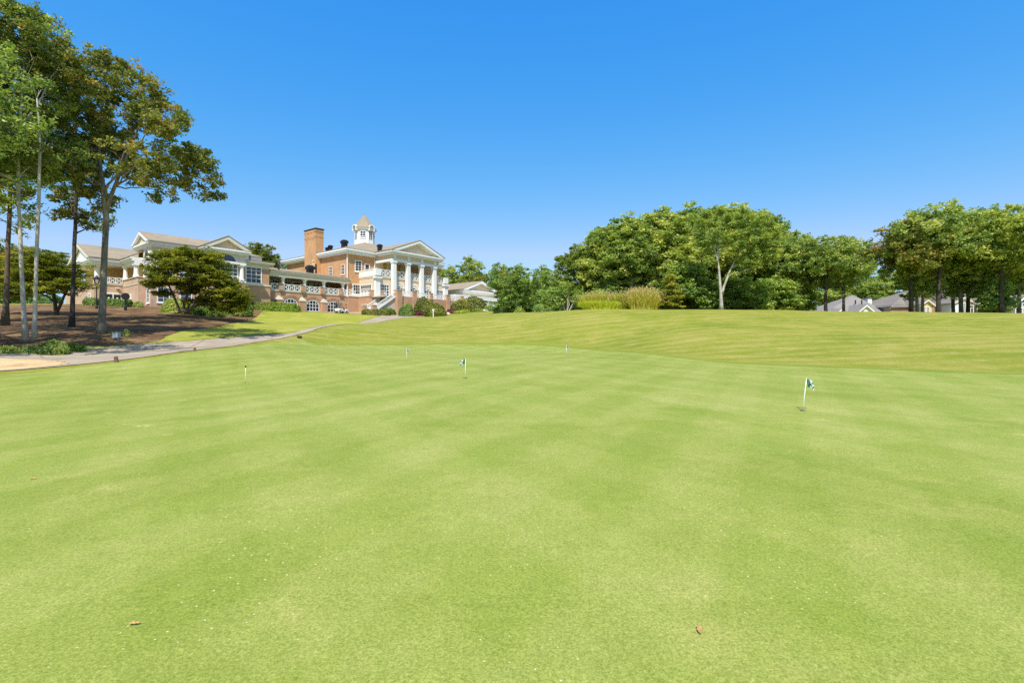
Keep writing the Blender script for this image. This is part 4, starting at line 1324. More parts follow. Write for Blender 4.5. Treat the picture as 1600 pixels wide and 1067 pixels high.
# --- a tree standing just outside the frame; its crown hangs in at the corner and shades the path
xo, yo = -29.0, 21.5
make_tree('hardwood_tree', 'tree overhanging the bend of the path, mostly beyond the edge of the photo', 'tree', (xo, yo, gz(xo, yo) - .1),
          [[(0, 0, 0, .32), (.2, .1, 5, .25), (.4, .2, 9, .18), (.3, .2, 14, .07)]],
          [(0, 0, 11, 4.2, 4.0, 3.2), (3.2, 1, 9.5, 3.2, 3, 2.2), (-2.5, -2, 9.5, 3, 3, 2), (1.5, 3, 12, 3.4, 3, 2.4), (5.6, .5, 12.5, 2.6, 2.6, 2.2)],
          150, 130, .19, .8, 'olive', 'grey', 16, TALL, twigs=.4, shell=.4)
xo, yo = -36.5, 30.0
make_tree('hardwood_tree', 'tree standing beyond the brown trunk at the border of the bank', 'tree', (xo, yo, gz(xo, yo) - .1),
          [[(0, 0, 0, .34), (.1, .1, 5, .27), (.4, .2, 10, .18), (.3, .2, 16, .06)]],
          [(0, 0, 12, 4.4, 4.2, 3.4), (3.4, 1, 10.5, 3.2, 3, 2.4), (-2.5, -2, 10, 3, 3, 2.4), (1.5, 3, 13, 3.4, 3, 2.6), (4.2, -1.5, 13, 2.8, 2.6, 2.4)],
          190, 110, .22, .8, 'oak', 'brown', 17, TALL, twigs=.4, shell=.4, flat=.75)
xo, yo = -42.5, 37.5
make_tree('hardwood_tree', 'tree shading the top of the bank beyond the brown trunk', 'tree', (xo, yo, gz(xo, yo) - .1),
          [[(0, 0, 0, .34), (.1, .1, 5, .27), (.4, .2, 10, .18), (.3, .2, 15, .06)]],
          [(0, 0, 11.5, 4.4, 4.2, 3.2), (3.4, 1, 9.5, 3.2, 3, 2.2), (-2.5, -2, 9.5, 3, 3, 2.2), (4.5, 2, 12.5, 3.2, 3, 2.4)],
          160, 110, .24, .85, 'olive', 'brown', 18, TALL, twigs=.4, shell=.4, flat=.75)
xo, yo = -30.5, 27.0
make_tree('hardwood_tree', 'high-crowned tree rising between the path bend and the brown trunk', 'tree', (xo, yo, gz(xo, yo) - .1),
          [[(0, 0, 0, .26), (-.1, .1, 5, .2), (-.2, .2, 10, .14), (0, .2, 17, .05)]],
          [(0, 0, 14, 3.0, 3.0, 3.0), (1.6, 1, 11.5, 2.4, 2.4, 1.8), (-1.8, -1, 11.5, 2.6, 2.6, 2), (1.8, -1.2, 13.8, 2.2, 2.2, 1.8)],
          130, 110, .2, .75, 'olive', 'grey', 19, TALL, twigs=.4, shell=.4, flat=.75)
# --- understorey on the bank
b = G(92, 50, -.1)
make_tree('dogwood_tree', 'low spreading dark-leaved tree behind the pale stems on the bank', 'tree', b,
          [local_trunk(b, 50, [(88, 492, 7), (84, 460, 5.5), (80, 430, 3), (78, 405, 1.5)]), local_trunk(b, 50, [(88, 490, 6), (100, 462, 4.5), (108, 440, 3)])],
          local_blobs(b, 50, [(40, 435, 40, 16, 0, 2.2), (90, 420, 46, 14, 0, 2.6), (70, 402, 40, 11, 0, 2.2), (110, 445, 26, 12, -.5, 1.8), (70, 452, 46, 13, -.8, 2.2), (15, 455, 30, 16, 0, 1.8), (30, 412, 36, 10, 0, 1.8)]),
          330, 125, .19, .75, 'maple', 'dark', 21, None, twigs=.5, flat=.28, up=1.3, shell=.3, tonebase=.40)
b = G(292, 55, -.1)
make_tree('japanese_maple', 'layered dark green and bronze maple spreading in front of the pedimented wing', 'tree', b,
          [local_trunk(b, 55, [(286, 488, 7), (288, 470, 5), (296, 452, 4), (306, 430, 3), (312, 405, 1.5)]), local_trunk(b, 55, [(281, 488, 6), (274, 468, 4), (264, 448, 3.2), (254, 424, 2)]),
           local_trunk(b, 55, [(292, 488, 6), (310, 468, 4), (334, 452, 3), (352, 440, 2)]), local_trunk(b, 55, [(288, 488, 5), (300, 470, 3.2), (318, 456, 2.6), (328, 430, 1.6)])],
          local_blobs(b, 55, [(262, 402, 27, 10, 0, 1.9), (304, 399, 34, 11, 0, 2.3), (250, 420, 24, 9, 0, 1.9), (290, 416, 40, 13, -1, 2.6), (328, 418, 24, 15, 0, 2.1), (266, 437, 38, 10, -.8, 2.3), (316, 437, 36, 11, -.6, 2.4),
                              (238, 446, 16, 7, 0, 1.3), (350, 438, 24, 13, 0, 1.8), (364, 453, 24, 13, 0, 1.8), (376, 467, 15, 11, 0, 1.5), (344, 461, 24, 10, -.5, 1.8), (334, 402, 14, 10, 0, 1.3), (300, 452, 30, 8, .6, 1.8), (256, 458, 16, 7, .4, 1.2), (360, 476, 24, 9, .2, 1.6), (340, 478, 22, 8, .3, 1.4), (312, 470, 20, 8, .8, 1.6), (376, 482, 14, 6, 0, 1.2), (246, 434, 20, 9, 0, 1.6)]),
          800, 130, .20, .66, 'maple', 'brown', 22, None, twigs=.5, flat=.46, up=.9, shell=.25, clumpvar=.2)

def shrub(name, label, cat, loc, rx, ry, rz, n, leaf, lm, seed, group=None, lumps=9, boxy=False, tonebase=.45, rotz=0, core=True):
    """dense rounded or clipped shrub: leaves in lumps over the skin and down through the body"""
    r = np.random.default_rng(seed)
    root = thing(name, label, cat, loc, rotz, group)
    k = int(n)
    if boxy:
        q = r.uniform(-1, 1, (k, 3)); ax = r.integers(0, 3, k); sg = np.where(r.random(k) < .5, -1, 1)
        q[np.arange(k), ax] = sg * (1 - np.abs(r.normal(0, .06, k)))
        q[:, 2] = (q[:, 2] + 1)
        rnd = .12
        c = q * np.array([rx, ry, rz / 2])
        c += r.normal(0, .035, (k, 3)) + (.05 * np.sin(q[:, :1] * 5 + seed) + .05 * np.sin(q[:, 1:2] * 6 + q[:, :1] * 9 + seed)) * np.array([0, 0, 1]) * rz
        # rounded top edges
        e = np.clip(np.abs(q[:, 0]) - .86, 0, 1) * (q[:, 2] > 1.2) * rz * 1.6 + np.clip(np.abs(q[:, 1]) - .8, 0, 1) * (q[:, 2] > 1.2) * rz * .9
        c[:, 2] -= e
        nn = np.zeros((k, 3)); nn[np.arange(k), ax] = sg
        tone = np.clip(tonebase + r.normal(0, .17, k), 0, 1)
    else:
        u = unit(r.normal(size=(k, 3))); u[:, 2] = np.abs(u[:, 2])
        lc = unit(r.normal(size=(lumps, 3))); lc[:, 2] = np.abs(lc[:, 2]) * .9
        dd = ((u[:, None] - lc[None]) ** 2).sum(-1)
        near = dd.min(1); li = dd.argmin(1)
        rad = .80 + .24 * np.exp(-near * 5) - np.abs(r.normal(0, .07, k))
        rad = np.where(r.random(k) < .18, r.random(k) ** .5 * .8, rad)
        c = u * rad[:, None] * np.array([rx, ry, rz]) + r.normal(0, .03, (k, 3))
        lt = r.normal(0, .13, lumps)
        nn = u.copy()
        tone = np.clip(tonebase + lt[li] + r.normal(0, .15, k), 0, 1)
    nn = unit(nn + r.normal(0, .55, (k, 3)))
    d = unit(np.cross(nn, r.normal(size=(k, 3))))
    L = leaf * r.uniform(.7, 1.35, k)
    c[:, 2] = np.maximum(c[:, 2], -.25)
    mobj('foliage', quads_mesh('foliage', c, d, nn, L, L * .62, tone, LEAF[lm], .05), root)
    m = MB()
    for i in range(6):
        a = i * 1.05 + seed
        p1 = np.array([math.cos(a) * rx * .6, math.sin(a) * ry * .6, rz * (.7 if not boxy else .6)])
        m.tube(wobble_line(r, np.array([math.cos(a) * rx * .1, math.sin(a) * ry * .1, -.25]), p1, .1, 5), np.linspace(.045, .012, 5), 5)
    m.build('stem', BARK['brown'], root)
    return root

# --- shrubs, hedges and weeds by the bank and the clubhouse
def sh(name, label, cat, px, d, w, hgt, n, leaf, lm, seed, dep=None, **kw):
    """w, hgt in photo px at distance d"""
    k = d / 784
    return shrub(name, label, cat, G(px, d, -.05), w * k / 2, dep or w * k * .42, hgt * k, n, leaf, lm, seed, **kw)

sh('laurel_shrub', 'leafy green shrub filling the gap between maple and terrace hedge', 'shrub', 374, 66, 44, 40, 5200, .26, 'bright', 31, dep=1.6, lumps=14)
sh('low_shrub', 'light green low bush under the maple in front of the wing windows', 'shrub', 272, 61, 50, 30, 3800, .22, 'bright', 32, dep=1.2)
sh('low_shrub', 'low bright bush under the maple nearest the pedimented bay', 'shrub', 322, 62, 60, 32, 4200, .22, 'hedge', 33, dep=1.1)
sh('weed_clump', 'tall green weeds at the foot of the pale stems', 'weeds', 84, 27.2, 46, 24, 2600, .12, 'bright', 34, dep=.7, lumps=12)
sh('weed_clump', 'lower yellowish weeds beside the tall weeds, towards the oak', 'weeds', 112, 28.6, 42, 14, 1500, .10, 'hedge', 35, dep=.6, lumps=12)
sh('weed_clump', 'dark low weeds beside the shaded path below the brown trunk', 'weeds', 14, 26.6, 40, 12, 1300, .10, 'bright', 36, dep=.6, lumps=12)
sh('weed_clump', 'small dark weeds between the path and the pale trunks', 'weeds', 48, 27.0, 30, 14, 1100, .10, 'deep', 37, dep=.5, lumps=12)
sh('sapling', 'small green sapling beside the grey utility box', 'sapling', 198, 33.2, 9, 14, 260, .12, 'bright', 38)
sh('clipped_hedge', 'long clipped hedge against the brick block beside the terrace', 'hedge', 428, 81.5, 64, 13, 6500, .2, 'hedge', 39, dep=.9, boxy=True, tonebase=.55, rotz=ROT * .45)
sh('clipped_hedge', 'shorter lower hedge below the first arched window', 'hedge', 453, 84.5, 30, 9, 2600, .2, 'hedge', 40, dep=.8, boxy=True, tonebase=.58, rotz=ROT * .45)
sh('clipped_hedge', 'dark clipped hedge in front of the porch doors', 'hedge', 181, 66, 42, 11, 4200, .18, 'deep', 41, dep=.7, boxy=True, tonebase=.3)
sh('clipped_hedge', 'short dark hedge at the corner of the porch', 'hedge', 146, 65, 20, 12, 2000, .18, 'deep', 42, dep=.7, boxy=True, tonebase=.3)
sh('clipped_hedge', 'low clipped hedge along the foot of the stair', 'hedge', 588, 89.6, 42, 9, 3200, .2, 'box', 43, dep=.8, boxy=True, tonebase=.6)
sh('round_shrub', 'low bright mound at the foot of the stair wall', 'shrub', 607, 91, 28, 12, 1700, .2, 'hedge', 44, dep=1.2)
sh('round_shrub', 'dark green clipped ball between the two tall brick pillars', 'shrub', 635, 89.5, 25, 22, 3800, .2, 'deep', 45, dep=1.3, tonebase=.42)
sh('round_shrub', 'wide olive mound on the terrace in front of the portico columns', 'shrub', 663, 91.5, 36, 30, 5200, .22, 'box', 46, dep=1.8, tonebase=.55)
sh('round_shrub', 'olive and bronze mound behind the white marker post', 'shrub', 680, 88, 37, 21, 5600, .22, 'box', 47, dep=1.8, tonebase=.72, lumps=14)
sh('round_shrub', 'broad olive mound in front of the pavilion garden wall', 'shrub', 735, 100, 56, 26, 6000, .25, 'box', 48, dep=2.2, tonebase=.66, lumps=16)
sh('round_shrub', 'smaller olive mound joined to the broad one before the pavilion', 'shrub', 716, 99, 28, 22, 3000, .24, 'box', 49, dep=1.6, tonebase=.5)
sh('round_shrub', 'blue-green low bush at the end of the pavilion wall', 'shrub', 765, 98, 20, 12, 1500, .22, 'bluegreen', 50, dep=1.2)
sh('barberry_shrub', 'dark maroon low shrub below the boulder by the marker post', 'shrub', 657, 90, 20, 9, 1500, .18, 'maroon', 51, dep=1.0)
sh('barberry_shrub', 'reddish ground shrub between the two olive mounds', 'shrub', 710, 96, 30, 8, 1900, .2, 'maroon', 52, dep=1.2, tonebase=.65)
sh('low_shrub', 'yellow-green low plants along the rocks before the pavilion', 'shrub', 722, 95, 30, 6, 1500, .2, 'lime', 53, dep=.9, tonebase=.3)
sh('low_shrub', 'lime ground plants under the broad olive mound', 'shrub', 748, 96, 24, 6, 1200, .2, 'hedge', 54, dep=.9, tonebase=.6)
sh('azalea_shrub', 'small shrub by the wing window at the top of the bank', 'shrub', 216, 66, 14, 12, 1000, .18, 'olive', 55, dep=.6)
sh('clipped_hedge', 'dark hedge along the car park behind the spreading dogwood', 'hedge', 70, 70, 40, 14, 3000, .22, 'deep', 56, dep=.9, boxy=True, tonebase=.3)

# --- evergreens and thicket between pavilion and forest
b = G(792, 84, -.1)
make_tree('magnolia_tree', 'dense dark evergreen standing against the pavilion roof', 'tree', b, [[(0, 0, 0, .16), (.1, 0, 3, .1), (.1, 0, 6, .03)]],
          local_blobs(b, 84, [(792, 447, 28, 30, 0, 2.6), (785, 470, 24, 18, -.5, 2.2), (806, 440, 20, 22, 0, 2.0), (772, 440, 10, 16, 0, 1.2), (800, 472, 22, 14, -.6, 2.0)]),
          110, 110, .27, .8, 'deep', 'brown', 61, 'dark evergreens beyond the pavilion', twigs=.25, tonebase=.34, shell=.6, low=.1)
b = G(835, 86, -.1)
make_tree('magnolia_tree', 'taller dull green evergreen next to the pale-stemmed myrtle', 'tree', b, [[(0, 0, 0, .16), (.1, 0, 3, .1), (.1, 0, 6, .03)]],
          local_blobs(b, 86, [(838, 440, 22, 24, 0, 2.4), (822, 455, 20, 22, -.6, 2.0), (852, 456, 22, 22, 0, 2.2), (832, 474, 24, 12, -.6, 2.0), (812, 474, 12, 12, -.3, 1.4), (848, 428, 12, 12, 0, 1.4)]),
          110, 110, .27, .8, 'deep', 'brown', 62, 'dark evergreens beyond the pavilion', twigs=.25, tonebase=.40, shell=.6, low=.1)
sh('round_shrub', 'small bright green bush at the foot of the dark evergreens', 'shrub', 812, 80, 18, 15, 1300, .25, 'bright', 63, dep=1.1)
b = G(884, 66, -.1)
make_tree('crape_myrtle', 'multi-stemmed myrtle with bare pale stems under a green dome', 'tree', b,
          [local_trunk(b, 66, [(884, 488, 2.5), (879, 474, 2.2), (872, 462, 1.6)]), local_trunk(b, 66, [(886, 488, 2.5), (887, 472, 2), (888, 458, 1.4)]), local_trunk(b, 66, [(888, 488, 2.5), (896, 472, 2), (902, 460, 1.4)]),
           local_trunk(b, 66, [(885, 488, 2.2), (890, 474, 1.8), (880, 458, 1.2)])],
          local_blobs(b, 66, [(866, 458, 20, 12, 0, 1.7), (890, 452, 22, 10, 0, 1.8), (862, 474, 16, 12, 0, 1.4), (906, 462, 14, 11, 0, 1.3), (852, 466, 12, 14, .5, 1.2), (910, 476, 8, 10, .3, 1.0)]),
          90, 110, .22, .62, 'bluegreen', 'pale', 64, None, twigs=.5, tonebase=.42, shell=.5)
sh('thicket_shrub', 'dull green thicket under the two dark evergreens', 'shrub', 800, 88, 60, 26, 4200, .28, 'deep', 65, dep=2.0, lumps=14, tonebase=.3)
sh('thicket_shrub', 'dull green thicket between the taller evergreen and the pale stems', 'shrub', 850, 80, 46, 24, 3800, .27, 'deep', 66, dep=1.8, lumps=14, tonebase=.36)
sh('thicket_shrub', 'green thicket behind the pale bare stems of the myrtle', 'shrub', 888, 74, 44, 24, 3600, .26, 'deep', 67, dep=1.6, lumps=14, tonebase=.42)
sh('thicket_shrub', 'green scrub at the foot of the rounded pine', 'shrub', 915, 68, 44, 22, 3400, .26, 'olive', 68, dep=1.6, lumps=14)
# --- ornamental grass
def reed_clump(label, px, d, w, hgt, n, lm, seed, plume=True, dep=1.0, spread=.42):
    r = np.random.default_rng(seed)
    loc = G(px, d, -.05); k = d / 784
    root = thing('ornamental_grass', label, 'ornamental grass', loc, 0, 'ornamental grasses on the crest')
    W2 = w * k / 2; H_ = hgt * k
    bx = r.uniform(-1, 1, n) * W2 * .8; by = r.uniform(-1, 1, n) * dep * .6
    a = r.uniform(0, 2 * PI, n); lean = np.abs(r.normal(0, spread, n)) * H_ * .7
    hh = H_ * r.uniform(.45, 1.12, n) * (1 - .25 * (bx / W2) ** 2)
    wd = r.uniform(.02, .04, n)
    V = []; Fc = []; T = []
    ts = np.array([0, .4, .75, 1.0]); ws = np.array([1, .9, .55, .08])
    dx, dy = np.cos(a), np.sin(a)
    for t, s in zip(ts, ws):
        x = bx + dx * lean * t ** 2 + bx * .25 * t; y = by + dy * lean * t ** 2; z = hh * (t - .18 * t ** 3 * (lean / H_))
        V.append(np.stack([x - dy * wd * s, y + dx * wd * s, z], -1)); V.append(np.stack([x + dy * wd * s, y - dx * wd * s, z], -1))
    V = np.stack(V, 1)
    base = np.arange(n)[:, None] * 8
    f = np.concatenate([base + np.array([[2 * i, 2 * i + 1, 2 * i + 3, 2 * i + 2]]) for i in range(3)], 1).reshape(-1)
    tone = np.repeat(np.clip(r.normal(.6, .2, n), 0, 1), 3)
    mobj('blades', np_mesh('blades', V.reshape(-1, 3), f, np.full(n * 3, 4), [LEAF[lm]], tone=tone), root)
    if plume:
        q = r.random(n) < (.30 if seed == 74 else .10)
        tip = V[q][:, 6:8].mean(1); m_ = len(tip)
        c = np.repeat(tip, 5, 0) + r.normal(0, 1, (m_ * 5, 3)) * np.array([.05, .05, .14]) + np.array([0, 0, .1])
        nn = unit(r.normal(size=(len(c), 3))); d_ = unit(np.array([0, 0, 1.0]) + r.normal(0, .3, (len(c), 3)))
        L = r.uniform(.1, .2, len(c))
        mobj('plumes', quads_mesh('plumes', c, d_, nn, L, L * .35, np.clip(r.normal(.5, .2, len(c)), 0, 1), LEAF['straw']), root)
    return root
reed_clump('low lime-green grass clump in front on the crest', 936, 57.5, 64, 14, 5200, 'lime', 71, False, 1.1, .4)
reed_clump('tall green grass with tan plumes next to the pale-stemmed myrtle', 938, 61, 60, 27, 4200, 'grass', 72, True, 1.3)
reed_clump('green grass clump with tan plumes in the middle of the row', 975, 60, 52, 26, 4200, 'grass', 73, True, 1.3)
reed_clump('tallest straw-yellow grass clump with feathery plumes at the forest end', 1004, 59, 48, 32, 3600, 'grass', 74, True, 1.1, .36)

# --- forest prototypes, then copies with their own place, turn and size
def proto(name, label, seed, blobs, trunk, nclump, per, leaf, rc, lm, bk, loc, rotz, sc_, group, **kw):
    t = make_tree(name, label, 'tree', loc, [trunk], blobs, nclump, per, leaf, rc, lm, bk, seed, group, **kw)
    t.rotation_euler = (0, 0, rotz); t.scale = sc_ if isinstance(sc_, tuple) else (sc_,) * 3
    return t
shapes = {
    'round': ([(0, 0, 8.2, 3.4, 3.4, 3.2), (1.9, .6, 6.6, 2.4, 2.2, 2.2), (-2.0, -.5, 6.4, 2.4, 2.3, 2.3), (.4, -1.8, 6.0, 2.4, 2.0, 2.2), (-.4, 1.9, 6.9, 2.3, 2.0, 2.2), (.8, -.3, 10.4, 2.0, 2.0, 1.7), (-1.0, .4, 10.0, 1.8, 1.8, 1.5), (.2, -.8, 4.2, 2.6, 2.2, 1.6)],
              [(0, 0, 0, .21), (.1, .05, 3, .17), (-.05, .1, 6.5, .12), (.1, 0, 10.5, .03)]),
    'tall': ([(0, 0, 10.2, 2.1, 2.1, 2.4), (1.1, .2, 8.0, 1.9, 1.7, 2.0), (-1.2, .3, 7.6, 1.9, 1.8, 2.0), (.2, -1.2, 6.6, 2.0, 1.6, 2.0), (-.3, 1.0, 9.0, 1.6, 1.6, 1.8), (.3, .1, 12.2, 1.1, 1.1, 1.2), (.0, -.5, 4.4, 2.1, 1.9, 1.6), (-.7, -.3, 11.3, 1.2, 1.2, 1.2)],
             [(0, 0, 0, .22), (.05, .05, 4, .17), (-.05, .05, 8, .1), (.0, 0, 12.2, .03)]),
    'spread': ([(2.2, .3, 8.4, 2.6, 2.4, 1.9), (-2.3, .2, 8.0, 2.7, 2.5, 1.9), (0, .2, 9.9, 2.8, 2.5, 1.6), (.5, -2.0, 7.6, 2.6, 2.0, 1.8), (-.5, 2.0, 8.0, 2.5, 2.2, 1.9), (3.4, -.4, 6.6, 1.8, 1.7, 1.3), (-3.5, -.3, 6.2, 1.8, 1.7, 1.4), (.9, -.9, 5.6, 2.0, 1.8, 1.2), (1.6, .4, 10.4, 1.6, 1.5, 1.2)],
               [(0, 0, 0, .23), (.1, .0, 2.8, .19), (-.1, .1, 6, .13), (.1, 0, 9.8, .04)]),
    'bushy': ([(0, 0, 3.6, 2.5, 2.4, 2.6), (1.3, .2, 2.6, 1.9, 1.8, 1.9), (-1.4, -.2, 2.4, 1.9, 1.8, 1.8), (.2, -1.2, 2.2, 2.0, 1.5, 1.8), (0, .4, 5.3, 1.6, 1.6, 1.4)],
              [(0, 0, 0, .14), (.1, .0, 2, .1), (0, .1, 5, .03)]),
}
protos = {}
FOR = 'trees of the wood on the crest'
RGT = 'shade trees by the houses'
BCK = 'trees beyond the clubhouse'
def T(shape, lm, bk, label, px, d, py_top, sx=1.0, rot=0.0, group=FOR, name='hardwood_tree', per=130, leaf=.3, dz=-.1, ncl=190, sink=0.0, hscale=None):
    """a tree of the wood at photo column px, distance d, its top reaching photo row py_top"""
    if shape != 'bushy' and d < 75: sink = .5 if group == RGT else .8      # root collar well below the crest
    loc = G(px, d, dz - sink)
    top = CAMZ + (533 - py_top) / 784 * d
    H0 = {'round': 12.1, 'tall': 13.5, 'spread': 11.7, 'bushy': 6.8}[shape]
    s = (top - loc[2]) / H0
    sc_ = (s * sx, s * sx, s)
    key = (shape, lm, bk)
    if key not in protos:
        bl, tr = shapes[shape]
        protos[key] = proto(name, label, 100 + len(protos), bl, tr, ncl, per, leaf, .82, lm, bk, loc, rot, sc_, group, twigs=.35, shell=.5, clumpvar=.17, flat=.7,
                            low=.3 if shape == 'bushy' else None, tonebase=.5)
        return protos[key]
    return dup(protos[key], loc, rot, sc_, label, group)

# the wood on the crest, front rank from the pine to the gap, then the ranks behind
b = G(911, 72, -.1)
make_tree('pine_tree', 'rounded pine with a bare dark trunk at the edge of the wood', 'tree', b, [local_trunk(b, 72, [(911, 487, 5), (910, 455, 4.5), (908, 425, 3.5), (907, 395, 1.5)])],
          local_blobs(b, 72, [(905, 400, 24, 17, 0, 2.2), (885, 412, 18, 14, 0, 1.8), (925, 408, 16, 18, 0, 1.8), (895, 428, 26, 13, -.5, 2.2), (920, 436, 18, 12, 0, 1.8), (880, 440, 14, 10, 0, 1.4), (905, 452, 26, 10, -.5, 2.0), (885, 458, 18, 8, -.3, 1.4)]),
          300, 140, .30, .60, 'pine', 'brown', 81, None, twigs=.5, aspect=.34, flat=.8, shell=.45, tonebase=.62)
T('tall', 'olive', 'grey', 'slender olive tree rising directly behind the pine', 938, 70, 350, 1.15, .3)
T('tall', 'olive', 'grey', 'olive tree over the tall plumed grass, second up the slope of the canopy', 958, 68, 345, 1.2, 1.7)
T('round', 'olive', 'grey', 'leafy olive tree behind the middle grass clump', 982, 70, 333, 1.0, .9)
T('tall', 'olive', 'pale', 'tree with a thin pale trunk showing above the straw-yellow grass', 988, 66, 340, 1.2, 2.6)
T('tall', 'olive', 'pale', 'pale-stemmed tree between straw-yellow grass and the yellow sapling', 1020, 67, 330, 1.25, 4.0)
T('round', 'olive', 'grey', 'broad-headed olive tree behind the yellow sapling', 1042, 70, 324, 1.0, 2.2)
T('tall', 'olive', 'pale', 'slim pale-trunked tree behind the yellow sapling', 1052, 66, 332, 1.2, 5.2)
T('round', 'olive', 'grey', 'dense olive tree just before the forked grey tree', 1078, 69, 318, 1.0, 3.4)
T('bushy', 'bluegreen', 'brown', 'dark blue-green understorey tree beside the yellow sapling', 1080, 62, 408, 1.25, .4)
T('bushy', 'deep', 'brown', 'dark understorey bush left of the forked grey trunk', 1100, 63, 432, 1.3, 1.9)
T('bushy', 'deep', 'brown', 'dark understorey bush under the forked grey tree', 1152, 63, 430, 1.4, 3.0)
T('bushy', 'deep', 'brown', 'wide dark understorey bush beyond the forked grey tree', 1185, 64, 436, 1.5, 4.4)
T('bushy', 'bluegreen', 'brown', 'blue-green bush at the shaded end of the wood', 1215, 64, 432, 1.3, 2.2)
T('bushy', 'deep', 'brown', 'dark bush under the slender olive tree behind the pine', 945, 66, 446, 1.2, 5.5)
T('bushy', 'deep', 'brown', 'dark bush in the shade behind the straw-yellow grass', 1028, 64, 446, 1.3, .2)
T('bushy', 'deep', 'brown', 'dark bush behind the middle grass clump', 985, 66, 450, 1.3, 2.8)
T('round', 'olive', 'grey', 'tall olive tree behind the fork of the grey tree', 1150, 70, 318, 1.05, 4.6)
T('round', 'olive', 'grey', 'olive tree on the shoulder of the canopy after the forked tree', 1190, 70, 330, 1.0, 5.6)
T('round', 'olive', 'grey', 'lower olive tree where the canopy falls to the gap', 1218, 70, 352, .95, .1)
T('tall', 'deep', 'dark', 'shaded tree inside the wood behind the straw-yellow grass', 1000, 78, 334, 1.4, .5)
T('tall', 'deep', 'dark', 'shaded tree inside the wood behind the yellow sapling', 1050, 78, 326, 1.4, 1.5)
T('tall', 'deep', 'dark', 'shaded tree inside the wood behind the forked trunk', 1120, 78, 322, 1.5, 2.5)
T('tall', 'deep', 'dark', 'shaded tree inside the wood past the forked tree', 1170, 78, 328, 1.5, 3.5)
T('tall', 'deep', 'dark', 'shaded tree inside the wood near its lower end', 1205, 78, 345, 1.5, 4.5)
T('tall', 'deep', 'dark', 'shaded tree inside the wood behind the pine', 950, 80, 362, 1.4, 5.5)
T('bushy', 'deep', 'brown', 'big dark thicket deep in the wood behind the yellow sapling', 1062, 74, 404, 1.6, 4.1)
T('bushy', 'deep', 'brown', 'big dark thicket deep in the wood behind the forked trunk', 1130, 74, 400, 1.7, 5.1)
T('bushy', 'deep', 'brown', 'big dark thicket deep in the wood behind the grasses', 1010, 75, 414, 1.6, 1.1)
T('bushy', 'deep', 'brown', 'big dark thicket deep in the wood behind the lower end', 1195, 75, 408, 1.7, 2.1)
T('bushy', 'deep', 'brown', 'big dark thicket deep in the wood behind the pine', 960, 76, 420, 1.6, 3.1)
# forked tree standing out in front
b = G(1125, 57, -.1)
make_tree('hardwood_tree', 'grey forked tree standing clear in front of the wood', 'tree', b,
          [local_trunk(b, 57, [(1127, 484, 7.5), (1127, 460, 6), (1125, 440, 5), (1124, 415, 4), (1119, 395, 3.2), (1112, 372, 2.4), (1108, 345, 1.5)]),
           local_trunk(b, 57, [(1128, 458, 5), (1134, 440, 4.2), (1142, 420, 3.6), (1150, 404, 2.6), (1162, 380, 1.6)]),
           local_trunk(b, 57, [(1123, 405, 2.6), (1122, 380, 2.2), (1126, 350, 1.4)])],
          local_blobs(b, 57, [(1100, 345, 24, 20, 0, 2.2), (1135, 338, 34, 18, 0, 2.4), (1170, 352, 34, 22, 0, 2.4), (1190, 378, 30, 22, 0, 2.2), (1150, 374, 30, 20, -.6, 2.2), (1105, 376, 20, 16, 0, 1.7), (1180, 402, 28, 14, 0, 1.8),
                              (1160, 410, 18, 12, .3, 1.5), (1205, 365, 22, 20, .4, 1.8), (1210, 396, 20, 16, .4, 1.6), (1112, 405, 10, 12, 0, 1.0), (1146, 430, 12, 10, .3, 1.0)]),
          230, 130, .24, .72, 'bright', 'pale', 91, FOR, twigs=.6, shell=.45, tonebase=.42, flat=.65)
b = G(1048, 59, -.1)
make_tree('sapling_tree', 'young yellowing tree in tiers in front of the wood', 'tree', b, [[(0, 0, 0, .07), (0, 0, 2, .05), (0, 0, 4.3, .015)]],
          local_blobs(b, 59, [(1046, 434, 8, 7, 0, .7), (1048, 446, 18, 5, 0, 1.2), (1050, 456, 20, 5, 0, 1.3), (1048, 466, 20, 5, 0, 1.4), (1050, 475, 20, 7, 0, 1.3)]),
          95, 90, .22, .5, 'yellow', 'brown', 92, None, twigs=.5, flat=.35, up=.3, shell=.35, tonebase=.40)
# after the gap
T('spread', 'olive', 'grey', 'olive tree with a grey trunk over the far white chimney', 1249, 66, 362, .95, .7)
T('spread', 'olive', 'dark', 'spreading tree with a dark trunk before the grey hipped roof', 1291, 62, 366, 1.05, 2.3)
T('spread', 'olive', 'grey', 'olive tree leaning out over the grey hipped roof', 1318, 70, 368, .9, 4.0)
T('bushy', 'bluegreen', 'brown', 'bushy green tree at the trunk over the far white chimney', 1243, 70, 432, 1.0, 3.3)
T('round', 'olive', 'grey', 'distant low tree behind the grey hipped roof', 1335, 125, 425, 1.2, 3, group=RGT)
T('round', 'bright', 'grey', 'distant lime tree behind the white chimney of the grey roof', 1362, 122, 430, 1.3, 1, group=RGT)
T('round', 'bright', 'grey', 'distant green tree behind the roofs, before the big shade trees', 1390, 125, 418, 1.2, 4, group=RGT)
T('round', 'olive', 'grey', 'distant tree seen in the gap above the grey roof', 1300, 128, 420, 1.4, 5, group=RGT)
